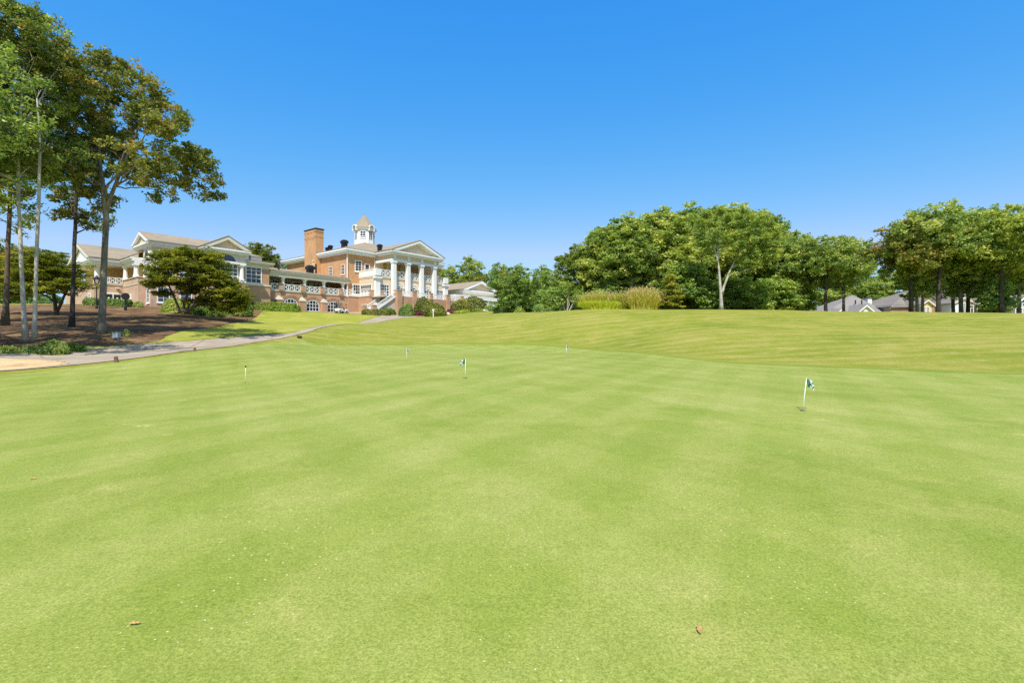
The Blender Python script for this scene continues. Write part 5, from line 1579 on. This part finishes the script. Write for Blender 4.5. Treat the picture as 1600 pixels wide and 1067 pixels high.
# shade trees in front of the long house
T('spread', 'oak', 'dark', 'bronze-tinged shade tree with twin dark trunks at the near end of the row', 1424, 62, 335, 1.05, 1.1, RGT)
T('round', 'olive', 'pale', 'shade tree with a thick pale trunk beside the twin dark trunks', 1434, 64, 332, .85, 2.0, RGT)
T('tall', 'olive', 'grey', 'slim shade tree next to the yellow gable', 1441, 63, 345, .9, 5.0, RGT)
T('spread', 'olive', 'dark', 'big shade tree whose dark trunk hides the house entry', 1467, 60, 320, .98, 3.2, RGT)
T('round', 'olive', 'grey', 'tallest shade tree behind the entry trunk', 1490, 68, 314, .8, 2.7, RGT)
T('tall', 'olive', 'grey', 'slim trunk crossing the screened porch', 1502, 63, 330, 1.2, .8, RGT)
T('spread', 'bright', 'dark', 'bright shade tree over the end of the screened porch', 1512, 64, 332, .85, 4.4, RGT)
T('round', 'bright', 'grey', 'full bright-green shade tree over the white gable end', 1535, 62, 322, .9, .3, RGT)
T('spread', 'bright', 'dark', 'bright shade tree with a thick dark trunk beside the red brick house', 1566, 58, 318, .95, 1.6, RGT)
T('round', 'olive', 'grey', 'shade tree at the very edge over the red brick house', 1592, 62, 325, .9, 3.6, RGT)
T('spread', 'bright', 'dark', 'shade tree past the edge above the red brick house', 1625, 60, 330, 1.0, 5.1, RGT)
T('bushy', 'bluegreen', 'brown', 'small pale-leaved tree hanging before the red brick house', 1556, 59, 432, .8, 2.6, RGT)
T('round', 'olive', 'grey', 'far tree behind the long house roof', 1450, 120, 400, 1.1, .2, RGT)
T('round', 'olive', 'grey', 'far tree behind the porch of the long house', 1520, 120, 395, 1.2, 1.9, RGT)
T('round', 'olive', 'grey', 'far tree behind the red brick house', 1585, 120, 395, 1.2, 3.9, RGT)
# behind the clubhouse and the pavilion
T('spread', 'oak', 'dark', 'rounded tree rising behind the clubhouse wing roof', 408, 112, 374, 1.0, 2.2, BCK)
T('round', 'bright', 'grey', 'bright tree just past the portico end of the clubhouse', 706, 138, 412, 1.0, .6, BCK)
T('tall', 'bright', 'grey', 'narrow bright tree beside the portico end', 690, 142, 418, 1.2, 1.6, BCK)
T('round', 'bright', 'grey', 'highest bright tree behind the pavilion roof', 738, 140, 399, 1.0, 2.6, BCK)
T('round', 'yellow', 'grey', 'yellow-orange tree behind the pavilion gable', 752, 134, 428, .9, 3.6, BCK)
T('round', 'bright', 'grey', 'green tree behind the dark evergreens', 780, 140, 411, 1.1, 4.6, BCK)
T('round', 'yellow', 'grey', 'yellowish tree over the dark evergreens', 795, 136, 420, .9, 5.6, BCK)
T('round', 'olive', 'grey', 'olive tree behind the tall dull evergreen', 812, 138, 412, 1.0, .9, BCK)
T('round', 'olive', 'grey', 'olive tree between the dull evergreen and the pine', 850, 132, 414, 1.0, 1.9, BCK)
T('round', 'olive', 'grey', 'low olive tree in the gap beside the pine', 868, 128, 424, 1.0, 2.9, BCK)
T('round', 'bright', 'grey', 'pale tree behind the pavilion ridge', 720, 136, 428, .8, 3.9, BCK)
T('bushy', 'bluegreen', 'brown', 'thicket between the dull evergreen and the myrtle', 868, 88, 440, 1.3, 4.9, BCK)
T('spread', 'oak', 'dark', 'hazy tree beyond the car park behind the dogwood', 60, 105, 385, 1.3, 3.3, BCK)
T('spread', 'oak', 'dark', 'hazy tree beyond the car park at the brown trunk', 10, 108, 372, 1.3, 4.3, BCK)
T('bushy', 'deep', 'brown', 'dark evergreen bush beyond the car park', 20, 90, 440, 1.6, .3, BCK)
T('bushy', 'deep', 'brown', 'dark thicket far behind the pale-stemmed myrtle', 893, 84, 438, 1.3, 2.4, BCK)
T('bushy', 'deep', 'brown', 'dark thicket far behind the two dark evergreens', 812, 108, 452, 1.5, 1.4, BCK)
# ------------------------------------------------------------------ houses beyond the crest
M['redbrick'] = brick_mat('red_brick', (.42, .13, .065), (.34, .10, .05), (.40, .26, .2))
M['tanbrick'] = brick_mat('tan_brick', (.40, .25, .17), (.33, .19, .13), (.42, .34, .27))
M['yellow'] = plain('yellow_siding', (.66, .50, .25), .6, .06, 1.0)
M['bluegrey'] = plain('blue_grey_siding', (.17, .23, .27), .6, .08, 1.0)
M['sidingwhite'] = plain('white_siding', (.78, .77, .73), .55, .04, 1.5)
M['screen'] = plain('dark_screen', (.05, .04, .035), .7, .2)
M['roof_dark'] = shingle_mat('dark_shingle', (.13, .13, .14))
M['roof_brown'] = shingle_mat('brown_grey_shingle', (.24, .21, .185))

class House:
    """a house whose front faces the green; x and z are given as photo columns and rows at its own distance"""
    def __init__(self, name, label, px, d, rot=0.0):
        self.d = d; self.px = px
        self.o = ((px - 800) / 784 * d, d, 0.0)
        self.t = thing(name, label, 'house', self.o, rot)
        self.k = d / 784
    def x(self, px, y=0.0): return (px - 800) / 784 * (self.d + y) - self.o[0]
    def z(self, py, y=0.0): return CAMZ + (533 - py) / 784 * (self.d + y)
    def base(self): return gz(self.o[0], self.o[1]) - .4

def hwin(H, px, py, w, hh, cols=2, rows=2, y=0.0, frame='sidingwhite'):
    """window: centre column px, sill row py, size in photo px"""
    k = H.k
    m = MB(); x = H.x(px, y); z = H.z(py, y); w *= k; hh *= k
    fr = .1
    for a0, a1, b0, b1 in ((-w / 2 - fr, -w / 2, -fr, hh + fr), (w / 2, w / 2 + fr, -fr, hh + fr), (-w / 2, w / 2, -fr, 0), (-w / 2, w / 2, hh, hh + fr)):
        m.box(x + a0, x + a1, y - .09, y, z + b0, z + b1)
    for i in range(1, cols): m.box(x - w / 2 + w * i / cols - .035, x - w / 2 + w * i / cols + .035, y - .07, y, z, z + hh)
    for i in range(1, rows): m.box(x - w / 2, x + w / 2, y - .068, y, z + hh * i / rows - .035, z + hh * i / rows + .035)
    f = m.build('window', M[frame], H.t)
    g = MB(); g.box(x - w / 2, x + w / 2, y - .03, y + .01, z, z + hh); g.build('pane', M['glass'], f)
    return f

def hgable(H, xl, xr, py_eave, py_apex, yf, depth, wall, roofm, trim='sidingwhite', base=None, over=3.0, name='front_gable'):
    """a gabled front: wall below, panel, raking trim, roof running back"""
    z0 = H.base() if base is None else base
    x0, x1, ze, za = H.x(xl, yf), H.x(xr, yf), H.z(py_eave, yf), H.z(py_apex, yf); xc = (x0 + x1) / 2
    ov = over * H.k
    m = MB(); m.prism([(x0, yf, z0), (x1, yf, z0), (x1, yf, ze), (xc, yf, za), (x0, yf, ze)], (0, depth, 0))
    w = m.build(name, M[wall], H.t)
    sl = (za - ze) / ((x1 - x0) / 2)
    m = MB()
    for s_ in (-1, 1):
        xe = xc + s_ * ((x1 - x0) / 2 + ov); zz = ze - ov * sl + .12
        m.prism([(xe, yf - .4, zz), (xc, yf - .4, za + .12), (xc, yf - .4, za - .2), (xe - s_ * .02, yf - .4, zz - .3)], (0, .38, 0))
    m.build('raking_trim', M[trim], w)
    m = MB()
    for s_ in (-1, 1):
        xe = xc + s_ * ((x1 - x0) / 2 + ov); zz = ze - ov * sl + .13
        m.prism([(xe, yf - .42, zz), (xe, yf + depth, zz), (xc, yf + depth, za + .13), (xc, yf - .42, za + .13)], (0, 0, .12))
    m.build('gable_roof', M[roofm], w)
    return w

def hroof(H, xl, xr, py_eave, py_apex, xa, xb, y0, y1, roofm, wall, base=None):
    z0 = H.base() if base is None else base
    ym = (y0 + y1) / 2
    x0, x1, ze, za = H.x(xl, y0), H.x(xr, y0), H.z(py_eave, y0), H.z(py_apex, ym)
    m = MB(); m.box(x0 + .5, x1 - .5, y0 + .5, y1 - .5, z0, ze); m.build('wall', M[wall], H.t)
    m = MB(); m.box(x0, x1, y0, y1, ze - .25, ze); m.build('eave', M['sidingwhite'], H.t)
    m = MB(); hip(m, x0 - .05, x1 + .05, y0 - .05, y1 + .05, ze + .005, za, (H.x(xa, ym), ym, H.x(xb, ym), ym)); return m.build('roof', M[roofm], H.t)

# grey hipped roof showing over the crest
H = House('house', 'house with a broad grey hipped roof, white front gables and a white chimney', 1333, 96)
rf = hroof(H, 1290, 1392, 490, 461, 1330, 1334, 0, 13, 'roof_grey', 'sidingwhite')
hroof(H, 1279, 1300, 488, 477, 1286, 1300, 4, 14, 'roof_grey', 'sidingwhite')
hgable(H, 1307, 1320, 488, 483, -1.0, 5, 'sidingwhite', 'roof_grey', over=2)
hgable(H, 1341, 1364, 486, 476.5, -2.0, 7, 'sidingwhite', 'roof_grey', over=5)
m = MB(); m.box(H.x(1356, 4), H.x(1362.3, 4), 4, 5.4, 5, H.z(466, 4)); c_ = m.build('chimney', M['sidingwhite'], rf)
m = MB(); m.box(H.x(1355.5, 4), H.x(1362.8, 4), 3.9, 5.5, H.z(466, 4), H.z(464.5, 4)); m.build('chimney_cap', M['roof_dark'], c_)
for px in (1336.5, 1346.5):
    m = MB(); m.tube([(H.x(px, 2.6), 2.6, H.z(475, 2.6)), (H.x(px, 2.6), 2.6, H.z(468.5, 2.6))], [.12, .12], 8); m.build('vent_pipe', M['black'], rf)
hwin(H, 1289, 487, 2.5, 4, 1, 2, 4.4)
# dark roof and blue gable behind it
H = House('house', 'dark-roofed house with a low blue-grey gable beside the red brick chimney', 1378, 104)
hroof(H, 1360, 1400, 489, 477, 1370, 1384, 2, 12, 'roof_dark', 'bluegrey')
hgable(H, 1377, 1394, 489, 482, 0, 5, 'bluegrey', 'roof_dark', over=2.5)
# long house under the shade trees
H = House('house', 'long tan and yellow house with porch gables under the row of shade trees', 1470, 92)
zb = H.base()
rf = hroof(H, 1394, 1556, 476, 453, 1420, 1532, 2, 16, 'roof_brown', 'tanbrick')
m = MB(); m.box(H.x(1391.5, 6), H.x(1397, 6), 6, 8, zb, H.z(474.5, 6), 0); m.box(H.x(1391, 6), H.x(1397.5, 6), 5.9, 8.1, H.z(474.5, 6), H.z(473.5, 6), 1); m.build('chimney', [M['redbrick'], M['roof_dark']], rf)
m = MB(); m.box(H.x(1397), H.x(1426), 1.0, 2.45, zb, H.z(479.5)); m.build('garage_wall', M['tanbrick'], H.t)
m = MB(); m.prism([(H.x(1396), .6, H.z(480)), (H.x(1428), .6, H.z(479)), (H.x(1428, 8), 8, H.z(467, 8)), (H.x(1409, 8), 8, H.z(468, 8))], (0, 0, .15)); m.build('garage_roof', M['roof_brown'], H.t)
hgable(H, 1440, 1456, 474.5, 468.5, -1.5, 6, 'yellow', 'roof_brown', 'palecream', over=4)
hwin(H, 1443.5, 488, 3.6, 8, 2, 3, -1.5); hwin(H, 1449.5, 488, 4, 8, 2, 3, -1.5)
m = MB(); m.box(H.x(1456), H.x(1485), .6, 2.45, zb, H.z(474.5)); w_ = m.build('entry_wall', M['tanbrick'], H.t)
m = MB(); m.box(H.x(1454), H.x(1486), .2, .58, H.z(474.5), H.z(473)); m.build('entry_fascia', M['palecream'], w_)
m = MB(); m.box(H.x(1474.6), H.x(1480.6), .5, .6, zb, H.z(478.5)); d_ = m.build('door_frame', M['sidingwhite'], w_)
m = MB(); m.box(H.x(1475.4), H.x(1479.8), .42, .5, zb, H.z(479.3)); m.build('door', M['screen'], d_)
hwin(H, 1470.6, 487, 3, 6, 2, 3, .6)
g_ = hgable(H, 1486, 1523, 474, 464.5, -2.5, 8, 'sidingwhite', 'roof_brown', 'palecream', over=3)
m = MB(); m.box(H.x(1488), H.x(1512), -2.58, -2.5, zb, H.z(475.5)); sp = m.build('screened_porch', M['screen'], g_)
m = MB()
for px in (1488, 1494, 1500, 1506, 1512): m.box(H.x(px) - .08, H.x(px) + .08, -2.7, -2.58, zb, H.z(476))
m.box(H.x(1487.5), H.x(1512.5), -2.71, -2.6, H.z(479), H.z(477.5)); m.box(H.x(1487), H.x(1513), -2.72, -2.52, H.z(476), H.z(475))
m.build('porch_post', M['palecream'], sp)
m = MB()
m.lathe((0, 0, 0), [(.45, 0), (.45, .08)], 16); o = m.build('gable_vent', M['roof_brown'], g_); o.rotation_euler = (PI / 2, 0, 0); o.location = (H.x(1504), -2.51, H.z(470.2))
hwin(H, 1518, 488, 3, 7, 1, 3, -2.5)
hgable(H, 1541, 1560, 476, 469, -1.0, 6, 'sidingwhite', 'roof_brown', 'palecream', over=3)
hwin(H, 1548, 486, 6, 6, 3, 2, -1.0)
# red brick house at the edge
H = House('house', 'red brick house with a dark gable and wide white window', 1592, 84)
zb = H.base()
hroof(H, 1566, 1660, 476, 460, 1590, 1635, 1, 14, 'roof_brown', 'redbrick')
hgable(H, 1583, 1612, 477, 464.5, -1.0, 6, 'bluegrey', 'roof_brown', 'sidingwhite', base=CAMZ + (533 - 479) * 84 / 784, over=3)
m = MB(); m.box(H.x(1584), H.x(1612), -1.02, 2, zb, H.z(479.2)); m.build('bay_wall', M['sidingwhite'], H.t)
for px in (1588.5, 1594.5, 1600.5, 1606.5): hwin(H, px, 491, 4.2, 9.5, 1, 3, -1.03)
hwin(H, 1600, 477.5, 6, 3.5, 2, 1, -1.02)
# glimpse through the trunks
H = House('house', 'white house with a tiny chimney glimpsed through trunks of the wood', 1230, 105)
rf = hroof(H, 1216, 1250, 483, 474, 1226, 1238, 0, 9, 'roof_grey', 'sidingwhite')
m = MB(); m.box(H.x(1222), H.x(1226.5), 1, 2.2, 4, H.z(471)); m.build('chimney', M['sidingwhite'], rf)
hgable(H, 1238, 1248, 482, 477.5, -1.0, 4, 'sidingwhite', 'roof_grey', over=2)

# ------------------------------------------------------------------ putting green flags
def flag_mat():
    m, t, n, b = mat('flag_cloth')
    uv = coords(t, 'UV')
    sep = t.nodes.new('ShaderNodeSeparateXYZ'); t.links.new(uv, sep.inputs[0])
    v = noise(t, 3.4, 2, .5, uv, .8)
    white = math_n(t, 'GREATER_THAN', v, .49)
    hoist = math_n(t, 'GREATER_THAN', sep.outputs[0], .30)
    w = math_n(t, 'MULTIPLY', white, hoist)
    c = mixc(t, w, (.010, .14, .045), (.80, .82, .80))
    t.links.new(c, b.inputs['Base Color'])
    b.inputs['Roughness'].default_value = .6
    tr = t.nodes.new('ShaderNodeBsdfTranslucent'); t.links.new(c, tr.inputs['Color'])
    mx = t.nodes.new('ShaderNodeMixShader'); mx.inputs[0].default_value = .25
    t.links.new(b.outputs[0], mx.inputs[1]); t.links.new(tr.outputs[0], mx.inputs[2])
    t.links.new(mx.outputs[0], n['Material Output'].inputs['Surface'])
    return m
M['flag'] = flag_mat()
M['hole_shade'] = plain('cup_shade', (.012, .012, .010), 1.0, .1, 1.5, 0.0)

def flag_mesh(side, W_, H_, droop, seed, wave=.02):
    """hanging cloth: hoist along the pole, the fly end falling"""
    r = np.random.default_rng(seed)
    nx, ny = 18, 14
    me = bpy.data.meshes.new('cloth')
    V = []; UV = []; Fc = []
    ph = r.uniform(0, 6)
    for j in range(ny + 1):
        for i in range(nx + 1):
            u = i / nx; w = j / ny
            ang = droop * min(1, u * 1.5)
            x = 0; z = 0
            # arc-length integration of a drooping chord
            st = 20
            for s in range(st):
                uu = u * (s + .5) / st
                a = droop * min(1, uu * 1.4 + .12)
                x += math.cos(a) * u / st * W_; z -= math.sin(a) * u / st * W_
            y = wave * math.sin(u * 7 + ph + w * 2) * u * 1.3 + .012 * math.sin(w * 5 + u * 9)
            V.append((side * (x + .012), y, z - w * H_ * (1 - .12 * u))); UV.append((u, 1 - w))
    for j in range(ny):
        for i in range(nx):
            a = j * (nx + 1) + i
            Fc.append((a, a + 1, a + nx + 2, a + nx + 1))
    me.from_pydata(V, [], Fc)
    ul = me.uv_layers.new(name='uv')
    for p in me.polygons:
        p.use_smooth = True
        for li in p.loop_indices: ul.data[li].uv = UV[me.loops[li].vertex_index]
    me.materials.append(M['flag'])
    return me

def putting_flag(label, px, py, d, hgt, side, lean, seed, droop=.85, flag=True, W_=.17, Hh=.15):
    x, y = (px - 800) / 784 * d, d
    root = thing('putting_flag', label, 'golf flag', (x, y, gz(x, y) + .014), 0, 'pins on the putting green')
    m = MB(); m.tube([(0, 0, -.08), (lean[0] * .5, lean[1] * .5, hgt * .5), (lean[0], lean[1], hgt)], [.0085, .0085, .0075], 10)
    m.tube([(lean[0], lean[1], hgt), (lean[0], lean[1], hgt + .012)], [.011, .007], 10)
    m.build('pole', M['white'], root, smooth=True)
    m = MB(); m.lathe((0, 0, 0), [(.054, .001), (.054, .003)], 24); cup_ = m.build('cup', M['hole_shade'], root)  # flat disc on the turf; the hole's inner shade is its black colour
    m = MB()
    for i in range(24):
        a0, a1 = 2 * PI * i / 24, 2 * PI * (i + 1) / 24
        m.prism([(math.cos(a) * rr_, math.sin(a) * rr_, .0035) for a, rr_ in ((a0, .0535), (a1, .0535), (a1, .0560), (a0, .0560))], (0, 0, .001))
    m.build('cup_rim', M['stone'], cup_)
    if flag:
        o = mobj('cloth', flag_mesh(side, W_, Hh, droop, seed), root, (lean[0], lean[1], hgt - .005))
    else:
        m = MB(); m.lathe((lean[0], lean[1], hgt), [(.016, 0), (.026, .012), (.026, .04), (.014, .055)], 12); m.build('knob', M['black'], root)
    return root
putting_flag('nearest pin, green and white flag hanging from a leaning white pole', 1254, 642, 9.46, .60, 1, (.075, 0), 3, .80)
putting_flag('pin in the middle of the green, mostly white flag blown towards the clubhouse', 727, 591.5, 15.3, .60, -1, (.006, 0), 4, .75, W_=.20)
putting_flag('pin with a drooping flag, nearest to the cart path bend', 635, 563, 23.3, .56, 1, (.03, 0), 5, 1.15)
putting_flag('farthest pin with a small pale flag below the rough slope', 885, 555, 27.6, .58, 1, (.0, 0), 7, 1.2)
putting_flag('short white stick with a dark knob and no flag', 383, 598, 17.2, .52, 1, (.02, 0), 6, flag=False)

# ------------------------------------------------------------------ small things
M['wood'] = bark_mat('weathered_wood', (.13, .075, .05), (.30, .19, .13), 8, .3)
M['utility'] = plain('grey_green_box', (.36, .42, .42), .6, .1, 3)
def post(label, px, d, h_, w_, lean, mat_='wood'):
    x, y, z = G(px, d)
    root = MB()
    root.lathe((0, 0, 0), [(w_, -.1), (w_ * .96, h_ * .85), (w_ * .8, h_), (w_ * .3, h_ * 1.02)], 12)
    o = root.build('timber_post', M[mat_], None, (x, y, z))
    o.rotation_euler = (0, lean, .3)
    return tag(o, label, 'post', 'timber posts along the cart path')
post('leaning brown timber stub beside the bare soil of the path', 182, 23.2, .27, .085, -.12)
post('dark timber stub at the path edge below the shaded lawn', 304, 28.4, .2, .065, .05)
x, y, z = G(468, 40.8)
m = MB(); m.box(-.17, .17, -.08, .08, .05, .2); m.box(-.13, -.09, -.03, .03, -.1, .05); m.box(.09, .13, -.03, .03, -.1, .05)
o = m.build('tee_marker', M['black'], None, (x, y, z), bevel=.01); tag(o, 'small black box on the grass where the path narrows', 'marker')
b = G(182, 32.3)
t_ = thing('utility_box', 'grey-green utility box standing beside the foot of the oak', 'utility box', b)
m = MB(); m.box(-.17, .17, -.14, .14, .1, .42); m.build('cabinet', M['utility'], t_, bevel=.015)
m = MB(); m.box(-.19, .19, -.16, .16, .421, .46); m.build('lid', M['utility'], t_, bevel=.01)
m = MB(); m.box(-.12, -.06, -.05, .05, -.1, .1); m.box(.06, .12, -.05, .05, -.1, .1); m.build('foot', M['utility'], t_)
# lamp post and round sign by the porch
b = G(151, 60)
t_ = thing('lamp_post', 'dark lantern on a slim post in front of the porch column', 'lamp post', b)
k = 60 / 784
m = MB(); m.lathe((0, 0, 0), [(.14, -.2), (.14, .3), (.07, .4), (.055, (477 - 440) * k)], 12); m.build('pole', M['black'], t_)
zt = (477 - 440) * k
m = MB(); m.lathe((0, 0, zt), [(.10, 0), (.16, .06), (.30, .75), (.36, .8), (.34, .86), (.12, 1.05), (.03, 1.2)], 8); l_ = m.build('lantern', M['black'], t_)
m = MB()
for i in range(4):
    a = PI / 4 + i * PI / 2
    m.prism([(math.cos(a - .5) * .235, math.sin(a - .5) * .235, zt + .2), (math.cos(a + .5) * .235, math.sin(a + .5) * .235, zt + .2), (math.cos(a + .5) * .315, math.sin(a + .5) * .315, zt + .68), (math.cos(a - .5) * .315, math.sin(a - .5) * .315, zt + .68)], (math.cos(a) * .015, math.sin(a) * .015, 0))
m.build('lantern_glass', M['stone'], l_)
b = G(196, 60)
t_ = thing('clock_post', 'round dark clock face on a green post before the porch', 'post clock', b)
m = MB(); m.lathe((0, 0, 0), [(.16, -.2), (.15, .5), (.09, .6), (.08, 1.35)], 12); m.build('pole', M['black'], t_)
m = MB(); m.lathe((0, 0, 0), [(.36, -.14), (.42, -.11), (.42, .11), (.36, .14)], 28); o = m.build('clock_head', M['black'], t_); o.location = (0, 0, 1.72); o.rotation_euler = (PI / 2, 0, .5)
# marker post near the apron
b = G(677, 84)
t_ = thing('marker_post', 'white marker post with a small square board by the apron', 'marker post', b)
m = MB(); m.box(-.06, .06, -.06, .06, -.2, 1.15); m.build('pole', M['white'], t_)
m = MB(); m.box(-.17, .17, -.10, -.06, 1.0, 1.36); m.build('board', M['palecream'], t_, bevel=.01)
# litter bin at the foot of the stair
b = G(587, 89.5)
t_ = thing('litter_bin', 'dark green bin at the foot of the white-railed stair', 'bin', b)
M['bin'] = plain('green_plastic', (.03, .085, .075), .5, .1)
m = MB(); m.lathe((0, 0, 0), [(.36, -.1), (.42, .8)], 20); m.build('body', M['bin'], t_)
m = MB(); m.lathe((0, 0, .8), [(.46, 0), (.46, .07), (.3, .2)], 20); m.build('lid', M['bin'], t_)
# boulders
def boulder(label, px, d, s, seed):
    r = np.random.default_rng(seed)
    bm = bmesh.new(); bmesh.ops.create_icosphere(bm, subdivisions=3, radius=1)
    from mathutils import noise as mn
    for v in bm.verts:
        n_ = mn.noise(v.co * 1.3 + Vector((seed, 0, 0))) * .45 + mn.noise(v.co * 3.1 + Vector((0, seed, 0))) * .16
        v.co *= 1 + n_
        v.co = Vector((v.co.x * s[0], v.co.y * s[1], v.co.z * s[2]))
    me = bpy.data.meshes.new('boulder'); bm.to_mesh(me); bm.free()
    me.materials.append(M['stone'])
    x, y, z = G(px, d)
    o = mobj('boulder', me, None, (x, y, z + s[2] * .3)); o.rotation_euler = (0, 0, seed)
    return tag(o, label, 'boulder', 'landscape boulders')
boulder('pale boulder at the edge of the lawn beside the bronze mound', 699, 92, (1.0, .6, .4), 2)
boulder('white-topped boulder between the clipped ball and the bronze mound', 655, 91.5, (.55, .5, .55), 4)
boulder('small pale boulder among the yellow-green plants', 728, 96, (.45, .4, .3), 6)
boulder('flat tan boulder under the end of the broad olive mound', 757, 96, (.9, .5, .35), 9)
# two dead leaves on the green
M['dead'] = plain('dead_leaf', (.50, .31, .12), .7, .3, 30)
def dead_leaf(label, px, d, L, rz, seed):
    r = np.random.default_rng(seed)
    m = MB()
    pr = [(-.5, .02), (-.35, .13), (-.15, .20), (.05, .12), (.2, .19), (.36, .10), (.5, .01)]
    up = []; lo = []; mid = []
    for x_, w_ in pr:
        cz = .035 + .05 * abs(x_) ** 1.5
        mid.append((x_ * L, 0, (cz - .03) * L + .01)); up.append((x_ * L, w_ * L, (cz + w_ * .9 * r.uniform(.5, 1.3)) * L + .006)); lo.append((x_ * L, -w_ * L, (cz + w_ * .7 * r.uniform(.4, 1.4)) * L + .006))
    V = up + mid + lo; n = len(pr)
    m.add(V, [(i, i + 1, n + i + 1, n + i) for i in range(n - 1)] + [(n + i, n + i + 1, 2 * n + i + 1, 2 * n + i) for i in range(n - 1)])
    m.tube([(.5 * L, 0, .016), (.68 * L, .03 * L, .012), (.82 * L, .02 * L, .008)], [.0012, .001, .0008], 5)
    x, y, z = G(px, d)
    o = m.build('fallen_leaf', M['dead'], None, (x, y, z + .014)); o.rotation_euler = (0, 0, rz)
    s_ = o.modifiers.new('thick', 'SOLIDIFY'); s_.thickness = .0012
    return tag(o, label, 'leaf', 'dead leaves on the putting green')
dead_leaf('upright orange-brown dead leaf on the turf nearest the camera', 1093, 2.60, .075, 1.35, 1)
dead_leaf('pale brown curled dead leaf lying flat on the turf', 210, 2.65, .055, .2, 2)
dead_leaf('tiny brown dead leaf alone on the open turf', 52, 5.3, .06, .6, 3)

# ------------------------------------------------------------------ golf cart by the arcade
M['cartwhite'] = plain('cart_body_paint', (.75, .74, .70), .35, .04)
M['tyre'] = plain('tyre_rubber', (.02, .02, .02), .8, .1)
M['bagblue'] = plain('bag_cloth', (.12, .13, .17), .7, .2)
M['seat'] = plain('tan_seat', (.45, .33, .2), .6, .1)
b = G(534, 90.2, .03)
ct = thing('golf_cart', 'white golf cart with tan roof and bags parked at the third arched window', 'golf cart', b, ROT + .2)
m = MB()
m.prism([(-1.15, -.55, .32), (-.2, -.55, .28), (1.1, -.55, .32), (1.2, -.55, .55), (.75, -.55, .72), (.35, -.55, .45), (-.1, -.55, .45), (-.25, -.55, .75), (-1.1, -.55, .8)], (0, 1.1, 0)); m.build('body', M['cartwhite'], ct, bevel=.03)
for x_, yy in ((-.75, -.5), (-.75, .5), (.78, -.5), (.78, .5)):
    m = MB(); m.lathe((0, 0, 0), [(.16, -.09), (.235, -.07), (.235, .07), (.16, .09)], 18); o = m.build('wheel', M['tyre'], ct); o.rotation_euler = (PI / 2, 0, 0); o.location = (x_, yy * 1.08, .235)
    m = MB(); m.lathe((0, 0, 0), [(.12, -.1), (.12, .1)], 14); m.build('hub', M['cartwhite'], o)
m = MB(); m.box(-.6, -.05, -.5, .5, .752, .88); m.box(-.68, -.56, -.5, .5, .9, 1.25); m.build('seat', M['seat'], ct, bevel=.03)
m = MB(); m.box(-.95, .75, -.58, .58, 1.78, 1.86); m.build('roof', M['palecream'], ct, bevel=.03)
m = MB()
for yy in (-.5, .5):
    m.bar((.68, yy, .65), (.45, yy, 1.78), .04); m.bar((-.75, yy, .8), (-.8, yy, 1.78), .04)
m.build('roof_frame', M['black'], ct)
m = MB(); m.tube([(.45, -.25, .6), (.2, -.25, .98)], [.02, .02], 6); m.lathe((.2, -.25, .98), [(.17, -.015), (.19, 0), (.17, .015)], 16); m.build('steering_wheel', M['black'], ct)
for yy, mm in ((-.22, 'bagblue'), (.22, 'black')):
    m = MB(); m.lathe((-1.0, yy, .78), [(.13, 0), (.15, .1), (.14, .75), (.16, .85)], 12)
    for i in range(5):
        a = i * 1.3; m.tube([(-1.0 + .06 * math.cos(a), yy + .06 * math.sin(a), 1.6), (-1.02 + .09 * math.cos(a), yy + .1 * math.sin(a), 1.85)], [.012, .03], 5)
    m.build('golf_bag', M[mm], ct)
